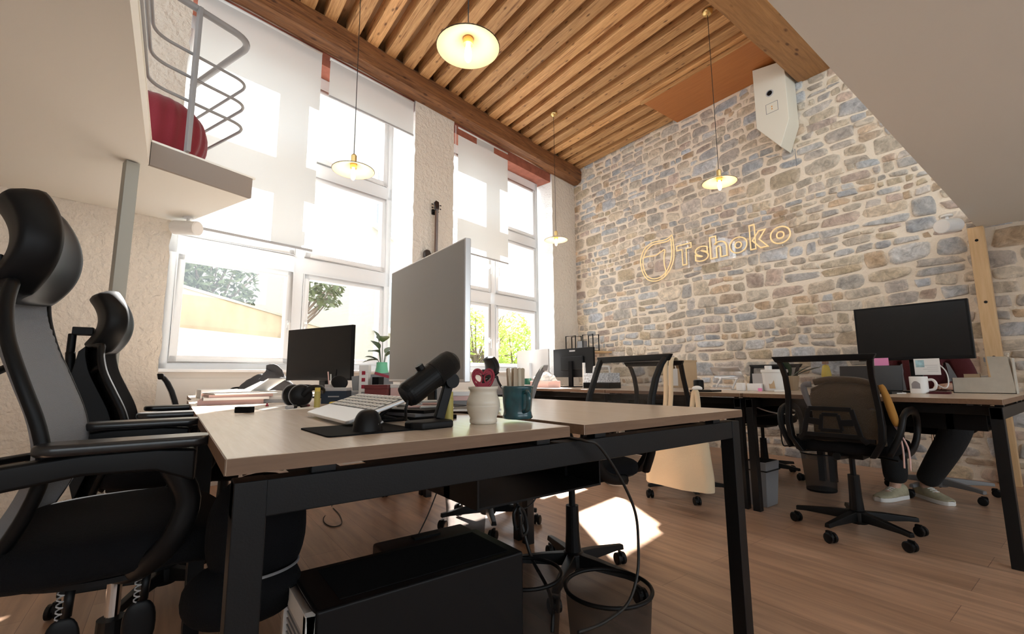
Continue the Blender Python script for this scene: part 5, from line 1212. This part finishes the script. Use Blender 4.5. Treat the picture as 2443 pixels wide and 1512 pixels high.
# ---- loose cables
def cable(label, pts, r=.004, mt=None, n=7): 
    b = MB(); b.tube(spline(pts, n), r, 7); return mono(b, 'power_cable', mt or M['cable'], label, 'cable', smooth=True)
cable('black cable hanging from the desk gap down to the right front bin', [(.80,.86,.700),(.79,.775,.700),tuple(GY(1430,1065,.765)),tuple(GY(1480,1140,.765)),tuple(GY(1515,1220,.77)),tuple(GY(1523,1300,.77)),tuple(GY(1520,1372,.765)),tuple(GY(1497,1440,.755)),tuple(GY(1440,1485,.745)),tuple(GY(1380,1508,.74))], .0036)
cable('bundled black cables hanging under the nearest desk beside the bins', [(1.02,1.30,.60),tuple(GY(1215,1158,1.25)),tuple(GY(1232,1195,1.25)),tuple(GY(1245,1250,1.24)),tuple(GY(1268,1330,1.20)),tuple(GY(1305,1400,1.10)),tuple(GY(1318,1450,1.02)),tuple(GY(1318,1508,1.00))], .0055)
cable('coiled black cable knot hanging under the nearest desk', [tuple(GY(1238,1205,1.23)),tuple(GY(1226,1225,1.23)),tuple(GY(1232,1262,1.23)),tuple(GY(1246,1240,1.22)),tuple(GY(1238,1212,1.22)),tuple(GY(1250,1222,1.23)),tuple(GY(1258,1262,1.23)),tuple(GY(1244,1275,1.22)),tuple(GY(1240,1225,1.21))], .006)
cable('thin black cable loop under the nearest desk around the cable knot', [tuple(GY(1230,1150,1.27)),tuple(GY(1207,1175,1.27)),tuple(GY(1212,1200,1.27)),tuple(GY(1240,1215,1.26)),tuple(GY(1270,1200,1.27)),tuple(GY(1286,1165,1.27)),tuple(GY(1282,1130,1.27)),tuple(GY(1262,1108,1.27))], .0025)
cable('thin cable hanging in front of the sunlit chair base', [tuple(GY(1060,1130,1.6)),tuple(GY(1040,1180,1.6)),tuple(GY(1020,1230,1.6)),tuple(GY(998,1275,1.6))], .0025)
pts = [G(x,y,.004) for x,y in ((792,1205),(772,1235),(778,1250),(798,1256),(815,1248),(810,1228),(795,1212))]
cable('black cable loop lying on the floor left of the chair base', [(pts[0].x,pts[0].y+.1,.25)]+[tuple(p) for p in pts], .003)
cable('white cable hanging under the desk along the stone wall', [tuple(GX(1875,987,3.5)),tuple(GX(1850,985,3.5)),tuple(GX(1815,975,3.5)),tuple(GX(1790,962,3.5))], .005, M['cable_white'])
cable('black plug cable hanging by the stone wall under the desks', [tuple(GX(1862,1005,4.4)),tuple(GX(1863,1030,4.4)),tuple(GX(1868,1060,4.4)),tuple(GX(1880,1063,4.4)),tuple(GX(1905,1063,4.4))], .006)
# ================================================================= PERSON (sits across the right hand desk)
def skin(name, chains, mt, parent, sub=2, label=None):
    """chains: lists of (x,y,z,r); equal points are shared; first point = root"""
    idx = {}; vs = []; rs = []; es = []
    for ch in chains:
        prev = None
        for x, y, z, r in ch:
            k = (round(x,4),round(y,4),round(z,4))
            if k not in idx: idx[k] = len(vs); vs.append((x,y,z)); rs.append(r)
            if prev is not None and prev != idx[k]: es.append((prev, idx[k]))
            prev = idx[k]
    me = bpy.data.meshes.new(name); me.from_pydata(vs, es, []); me.materials.append(mt)
    o = bpy.data.objects.new(name, me); C.objects.link(o); o.parent = parent
    md = o.modifiers.new('skin', 'SKIN'); md.use_smooth_shade = True
    if not me.skin_vertices:
        bm = bmesh.new(); bm.from_mesh(me); bm.verts.layers.skin.verify(); bm.to_mesh(me); bm.free()
    for i, r in enumerate(rs):
        sv = me.skin_vertices[0].data[i]; sv.radius = r if isinstance(r, tuple) else (r, r); sv.use_root = (i == 0)
    m2 = o.modifiers.new('sub', 'SUBSURF'); m2.levels = sub; m2.render_levels = sub
    if label: o['label'] = label
    return o
pt = thing('person', 'person in a dark red top and black trousers seated behind the wide black monitor', 'person', (4.47,.87,0))
# local: facing -X; body is one continuous surface
hipL, hipR = (.0,.095,.575), (.0,-.095,.575)
kL, kR = (-.39,.15,.545), (-.33,-.20,.53)
aL, aR = (-.40,.15,.105), (-.235,.035,.105)
def ext(p, r): return (*p, r)
sh = .175
body = [
 [(0,0,.60,.105),(.0,0,.72,.105),(-.005,0,.84,.115),(-.01,0,.96,.115),(-.015,0,1.02,.085),(-.022,0,1.065,.048),(-.03,0,1.10,.050),(-.038,0,1.15,.075),(-.042,0,1.205,.086),(-.042,0,1.26,.076),(-.040,0,1.295,.045)],
 [(0,0,.60,.105),(*hipL,.088),(-.20,.115,.565,.076),(*kL,.058),(-.392,.152,.42,.056),(-.395,.145,.25,.044),(*aL,.034),(-.43,.16,.055,.032),(-.52,.185,.034,.026)],
 [(0,0,.60,.105),(*hipR,.088),(-.17,-.15,.565,.076),(*kR,.058),(-.305,-.135,.40,.056),(-.268,-.045,.24,.044),(*aR,.034),(-.25,.02,.055,.032),(-.31,-.05,.034,.026)],
 [(-.01,0,.96,.115),(-.012,.10,1.0,.066),(-.012,sh,.985,.054),(-.05,.225,.85,.044),(-.09,.235,.765,.038),(-.17,.19,.765,.032),(-.245,.14,.768,.024),(-.275,.125,.766,.024)],
 [(-.01,0,.96,.115),(-.012,-.10,1.0,.066),(-.012,-sh,.985,.054),(-.05,-.225,.85,.044),(-.09,-.235,.765,.038),(-.17,-.19,.765,.032),(-.245,-.14,.768,.024),(-.275,-.125,.766,.024)],
]
for s in (1,-1):
    for q, (dy, L_) in enumerate(((.024,.052),(.010,.062),(-.005,.058),(-.019,.046))):
        y0 = s*(.125+dy)
        body.append([(-.275,s*.125,.766,.024),(-.305,y0,.766,.0095),(-.305-L_*.5,y0-s*.004,.763,.0085),(-.305-L_,y0-s*.007,.752,.007)])
    body.append([(-.245,s*.14,.768,.024),(-.262,s*.105,.762,.010),(-.288,s*.088,.756,.0085)])
skin('body', body, M['skin'], pt)
top = [
 [(0,0,.60,.125),(.0,0,.72,.128),(-.005,0,.84,.136),(-.01,0,.96,.130),(-.015,0,1.02,.090),(-.020,0,1.055,.060)],
 [(-.01,0,.96,.130),(-.012,.10,1.0,.078),(-.012,sh,.985,.068),(-.05,.225,.85,.058),(-.09,.235,.768,.050),(-.17,.19,.768,.044),(-.225,.155,.768,.036)],
 [(-.01,0,.96,.130),(-.012,-.10,1.0,.078),(-.012,-sh,.985,.068),(-.05,-.225,.85,.058),(-.09,-.235,.768,.050),(-.17,-.19,.768,.044),(-.225,-.155,.768,.036)],
]
skin('sweater', top, M['darkred'], pt)
tr = [
 [(0,0,.61,.125),(.0,.10,.585,.104),(-.20,.115,.570,.092),(*kL,.076),(-.392,.152,.42,.080),(-.395,.148,.27,.078),(-.40,.15,.095,.068)],
 [(0,0,.61,.125),(.0,-.10,.585,.104),(-.17,-.15,.570,.098),(*kR,.088),(-.308,-.145,.41,.088),(-.272,-.055,.25,.080),(-.24,.033,.095,.068)],
]
skin('trousers', tr, M['trousers'], pt)
def shoe(p, d, nm='shoe'):
    d = Vector(d); d.z = 0; d.normalize(); a = math.atan2(d.y, d.x); Q = Matrix.Translation(p) @ Matrix.Rotation(a,4,'Z')
    b = MB(); prof = [(-.075,.036,.028,.095),(-.04,.038,.026,.10),(.02,.040,.026,.085),(.08,.047,.026,.060),(.13,.047,.026,.048),(.170,.036,.026,.040),(.188,.016,.027,.034)]
    def sf(u, v):
        m = len(prof)-1; i = min(m-1, int(v*m)); f = v*m-i; x, w, z0, z1 = [prof[i][k]+(prof[i+1][k]-prof[i][k])*f for k in range(4)]
        t_ = PI*u; return (x, w*math.cos(t_), z0+(z1-z0)*math.sin(t_)**.7)
    b.grid(sf, 16, 18); up_ = b.build(nm, M['sneaker'], pt, smooth=True, solid=.006, M=Q)
    b = MB(); out = [(x,w+.005) for x,w,_,_ in prof] + [(x,-w-.005) for x,w,_,_ in prof[::-1]]; b.prism(out, 0, .028); b.build('sole', M['white_pl'], up_, bevel=.004)
    b = MB()
    for k in range(4): b.tube([(.02+.018*k,-.022,.083-.007*k),(.026+.018*k,0,.090-.0075*k),(.02+.018*k,.022,.083-.007*k)], .003, 5)
    b.tube([(.02,0,.086),(.084,0,.064)], .002, 5); b.build('laces', M['paper'], up_)
shoe((-.415,.155,0), (-.95,.30,0)); shoe((-.24,.025,0), (-.65,-.75,0))
# face: facing -X
hc = Vector((-.042,0,1.205))
b = MB(); b.ell((-.120,0,1.185),(.020,.013,.022), p=1); b.build('nose', M['skin'], pt, smooth=True)
b = MB(); b.ell((-.112,0,1.150),(.012,.024,.006)); b.build('mouth', mat('lips',(.38,.16,.14),.5), pt, smooth=True)
for s in (1,-1):
    b = MB(); b.ell((-.108,s*.032,1.212),(.012,.014,.009)); e = b.build('eye', M['paper'], pt, smooth=True)
    b = MB(); b.ell((-.119,s*.032,1.212),(.003,.006,.006)); b.build('iris', M['hair'], e, smooth=True)
    b = MB(); b.ell((-.030,s*.086,1.195),(.018,.009,.030)); b.build('ear', M['skin'], pt, smooth=True)
b = MB()
def hr(u, v):
    a = 2*PI*u; q = -PI*.22 + (PI*.72)*v; front = max(0, -math.cos(a)); q = max(q, -PI*.22 + front*PI*.42)
    return (-.030+.108*math.cos(q)*math.cos(a), .100*math.cos(q)*math.sin(a), 1.215+.100*math.sin(q))
b.grid(hr, 36, 14, cu=True); b.build('hair', M['hair'], pt, smooth=True, solid=.012)
# ================================================================= OUTSIDE
b = MB(); b.box(-30,5.5,-.10,50,70,.0, M=None); g = struct(b.build('ground', mat('grey_ground',(.11,.105,.095),.95), M=None))
g.data.transform(Matrix.Translation((0,.8,0)))
ochre = mat('ochre_render', (.42,.325,.215), .95, var=.10, vscale=3); creamr = mat('cream_render', (.40,.36,.28), .95); creamw = mat('pale_render', (.44,.40,.345), .95)
wd = Vector((math.cos(math.radians(55.9)), math.sin(math.radians(55.9)), 0)); wn = Vector((-wd.y,wd.x,0))
w1 = CAM + ray(437,680)*6.0
def onw(x, y):
    d = ray(x,y); return CAM + d*((w1-CAM).dot(wn)/d.dot(wn))
w2 = onw(690,755); zt = (w1.z+w2.z)/2; L2 = (w2-w1).dot(wd)
Qw = Matrix.Translation((w1.x,w1.y,0)) @ Matrix.Rotation(math.radians(55.9),4,'Z')
t = thing('garden_wall', 'ochre garden retaining wall with a worn top outside the left window', 'wall', (w1.x,w1.y,0), math.radians(55.9))
b = MB(); b.box(-5,0,0,L2+2.2,.35,zt-.04); b.build('wall', ochre, t)
b = MB(); b.box(-5,-.02,zt-.04,L2+2.2,.37,zt); b.build('coping', creamr, t)
p1 = CAM + ray(431,781)*5.2; a2 = math.radians(38)
t = thing('low_wall', 'low pale wall at the foot of the ochre wall outside the left window', 'wall', (p1.x,p1.y,0), a2); b = MB(); b.box(-3.5,0,0,1.75,.30,p1.z); b.build('wall', creamr, t)
# building
bc = CAM + ray(838,600)*13.5; ab = math.radians(42.5)
t = thing('building', 'cream rendered house with shuttered windows outside the left window', 'building', (bc.x,bc.y,0), ab)
b = MB(); b.box(0,0,0,5.2,7,12.5); b.build('facade', creamw, t)
b = MB(); b.box(-.02,-.02,12.5,5.3,7,12.8); b.build('cornice', creamr, t)
shut = mat('pale_shutter', (.30,.31,.33), .8)
for x, z, w, h in ((2.0,6.0,1.2,1.9),(2.2,2.6,1.1,1.6),(2.2,-.0+.4,1.1,1.4)):
    b = MB(); b.box(x-w/2-.12,-.05,z-.12,x+w/2+.12,0,z+h+.1); f = b.build('window_surround', M['white'], t)
    b = MB(); b.box(x-w/2,-.07,z,x+w/2,-.05,z+h); b.build('shutter', shut, f)
    b = MB(); b.box(x-w/2-.2,-.2,z-.22,x+w/2+.2,0,z-.12); b.build('sill', M['white'], f)
# leaves
lg_ = mat('olive_leaf', (.10,.125,.055), .5, var=.35, vscale=3); ly = mat('fresh_leaf', (.30,.42,.07), .5, var=.35, vscale=2); bark = mat('bark', (.16,.12,.09), .9, bump=.4, bscale=30); lt = clothmat('fresh_leaf_thin', (.42,.52,.12), .5)
def foliage(nm, c, rad, n, size, mt, rot, seed, parent, stretch=2.2):
    rr = random.Random(seed); vs = []; fs = []
    Q = Matrix.Translation(c) @ Matrix.Rotation(rot,4,'Z')
    for i in range(n):
        while True:
            p = Vector((rr.uniform(-1,1),rr.uniform(-1,1),rr.uniform(-1,1)))
            if p.length < 1 and rr.random() < .25+.75*p.length and noise.noise(Vector((p.x*2.2+seed,p.y*2.2,p.z*2.2))) > -.22: break
        p = Q @ Vector((p.x*rad[0],p.y*rad[1],p.z*rad[2])); s = size*rr.uniform(.6,1.25)
        R_ = Euler((rr.uniform(-1.1,1.1),rr.uniform(-1.1,1.1),rr.uniform(0,6.28))).to_matrix()
        k = len(vs)
        for q in ((0,-.5*stretch,0),(.34,-.12*stretch,.08),(.30,.20*stretch,.08),(0,.5*stretch,-.05),(-.30,.20*stretch,.08),(-.34,-.12*stretch,.08)): vs.append(p + R_ @ (Vector(q)*s))
        fs.append(tuple(range(k,k+6)))
    b = MB(); b.v = vs; b.f = fs; 
    return b.build(nm, mt, parent)
def tree(name, label, cat, base, c, rad, n, size, mt, seed, rot=0, branches=9, trunk_r=.08):
    t = thing(name, label, cat, base)
    o = foliage('foliage', Vector(c)-Vector(base), rad, n, size, mt, rot, seed, t)
    rr = random.Random(seed+1); b = MB(); cc = Vector(c)-Vector(base); top = cc + Vector((0,0,-rad[2]*.1))
    b.tube([(0,0,0),(top.x*.4,top.y*.4,top.z*.5),tuple(top)], [trunk_r,trunk_r*.8,trunk_r*.4], 8)
    Q = Matrix.Rotation(rot,3,'Z')
    for k in range(branches):
        e = cc + Q @ Vector((rad[0]*rr.uniform(-.85,.85),rad[1]*rr.uniform(-.8,.8),rad[2]*rr.uniform(-.2,.85))); s = top*rr.uniform(.55,.95)
        b.tube([tuple(s), tuple((s+e)/2+Vector((0,0,-.08))), tuple(e)], [trunk_r*.4,trunk_r*.28,trunk_r*.12], 6)
    b.build('branches', bark, t)
    return t
s1 = onw(515,700)+wn*1.15; s1.z = zt+.62; tree('shrub', 'olive green shrub over the ochre wall, left part in the left window', 'shrub', (s1.x,s1.y,0), s1, (1.35,.7,.85), 1500, .085, lg_, 3, math.radians(56), branches=16, trunk_r=.09)
s2 = onw(640,740)+wn*1.15; s2.z = zt+.55; tree('shrub', 'olive green shrub over the ochre wall, by the window mullion', 'shrub', (s2.x,s2.y,0), s2, (1.3,.7,.75), 1300, .075, lg_, 9, math.radians(56), branches=14, trunk_r=.08)
s3 = CAM + ray(775,690)*9.0; tree('shrub', 'leafy branch cluster in front of the cream house', 'shrub', (s3.x-1.5,s3.y+.5,0), s3, (.50,.35,.42), 300, .085, lg_, 14, math.radians(60), branches=7, trunk_r=.05)
t1 = CAM + ray(1135,830)*15; tree('tree', 'pale green spring tree in the left half of the far window', 'tree', (t1.x,t1.y,0), t1, (1.2,1.2,1.35), 2300, .085, lt, 21, 0, branches=18, trunk_r=.12)
t2 = CAM + ray(1226,850)*17; tree('tree', 'bright yellow-green bush in the right half of the far window', 'tree', (t2.x,t2.y,0), t2, (.95,.95,1.75), 2800, .085, lt, 27, 0, branches=14, trunk_r=.10)
# ================================================================= LIGHT, CAMERA
sd = W*.74 + N*.867 + Vector((0,0,1)); sd.normalize()
L = bpy.data.lights.new('sun', 'SUN'); L.energy = 26.0; L.angle = math.radians(.53); L.color = (1,.97,.92)
o = bpy.data.objects.new('sun', L); C.objects.link(o); o.rotation_euler = sd.to_track_quat('Z','Y').to_euler()
w = bpy.data.worlds.new('sky'); bpy.context.scene.world = w; w.use_nodes = True
bg = w.node_tree.nodes['Background']; bg.inputs[0].default_value = (.84,.93,1.0,1); bg.inputs[1].default_value = 2.2
for root in [pl0]+others:
    p = bpy.data.lights.new('bulb_light', 'POINT'); p.energy = 1.8; p.color = (1,.66,.34); p.shadow_soft_size = .02
    q = bpy.data.objects.new('bulb_light', p); C.objects.link(q); q.parent = root; q.location = (0,0,-.095)
cam = bpy.data.cameras.new('camera'); cam.sensor_width = 36; cam.lens = 36*F/2443; cam.clip_start = .02; cam.clip_end = 300
co = bpy.data.objects.new('camera', cam); C.objects.link(co)
Rm = _B @ _M
right = Rm @ Vector((1,0,0)); up = Rm @ Vector((0,-1,0)); back = Rm @ Vector((0,0,-1))
co.matrix_world = Matrix(((right.x,up.x,back.x,CAM.x),(right.y,up.y,back.y,CAM.y),(right.z,up.z,back.z,CAM.z),(0,0,0,1)))
sc = bpy.context.scene; sc.camera = co
sc.view_settings.view_transform = 'Standard'; sc.view_settings.look = 'None'; sc.view_settings.gamma = 1; sc.view_settings.use_curve_mapping = False
sc.view_settings.exposure = 0.88
sc.cycles.max_bounces = 10; sc.cycles.diffuse_bounces = 6; sc.cycles.transparent_max_bounces = 16; sc.cycles.sample_clamp_indirect = 8
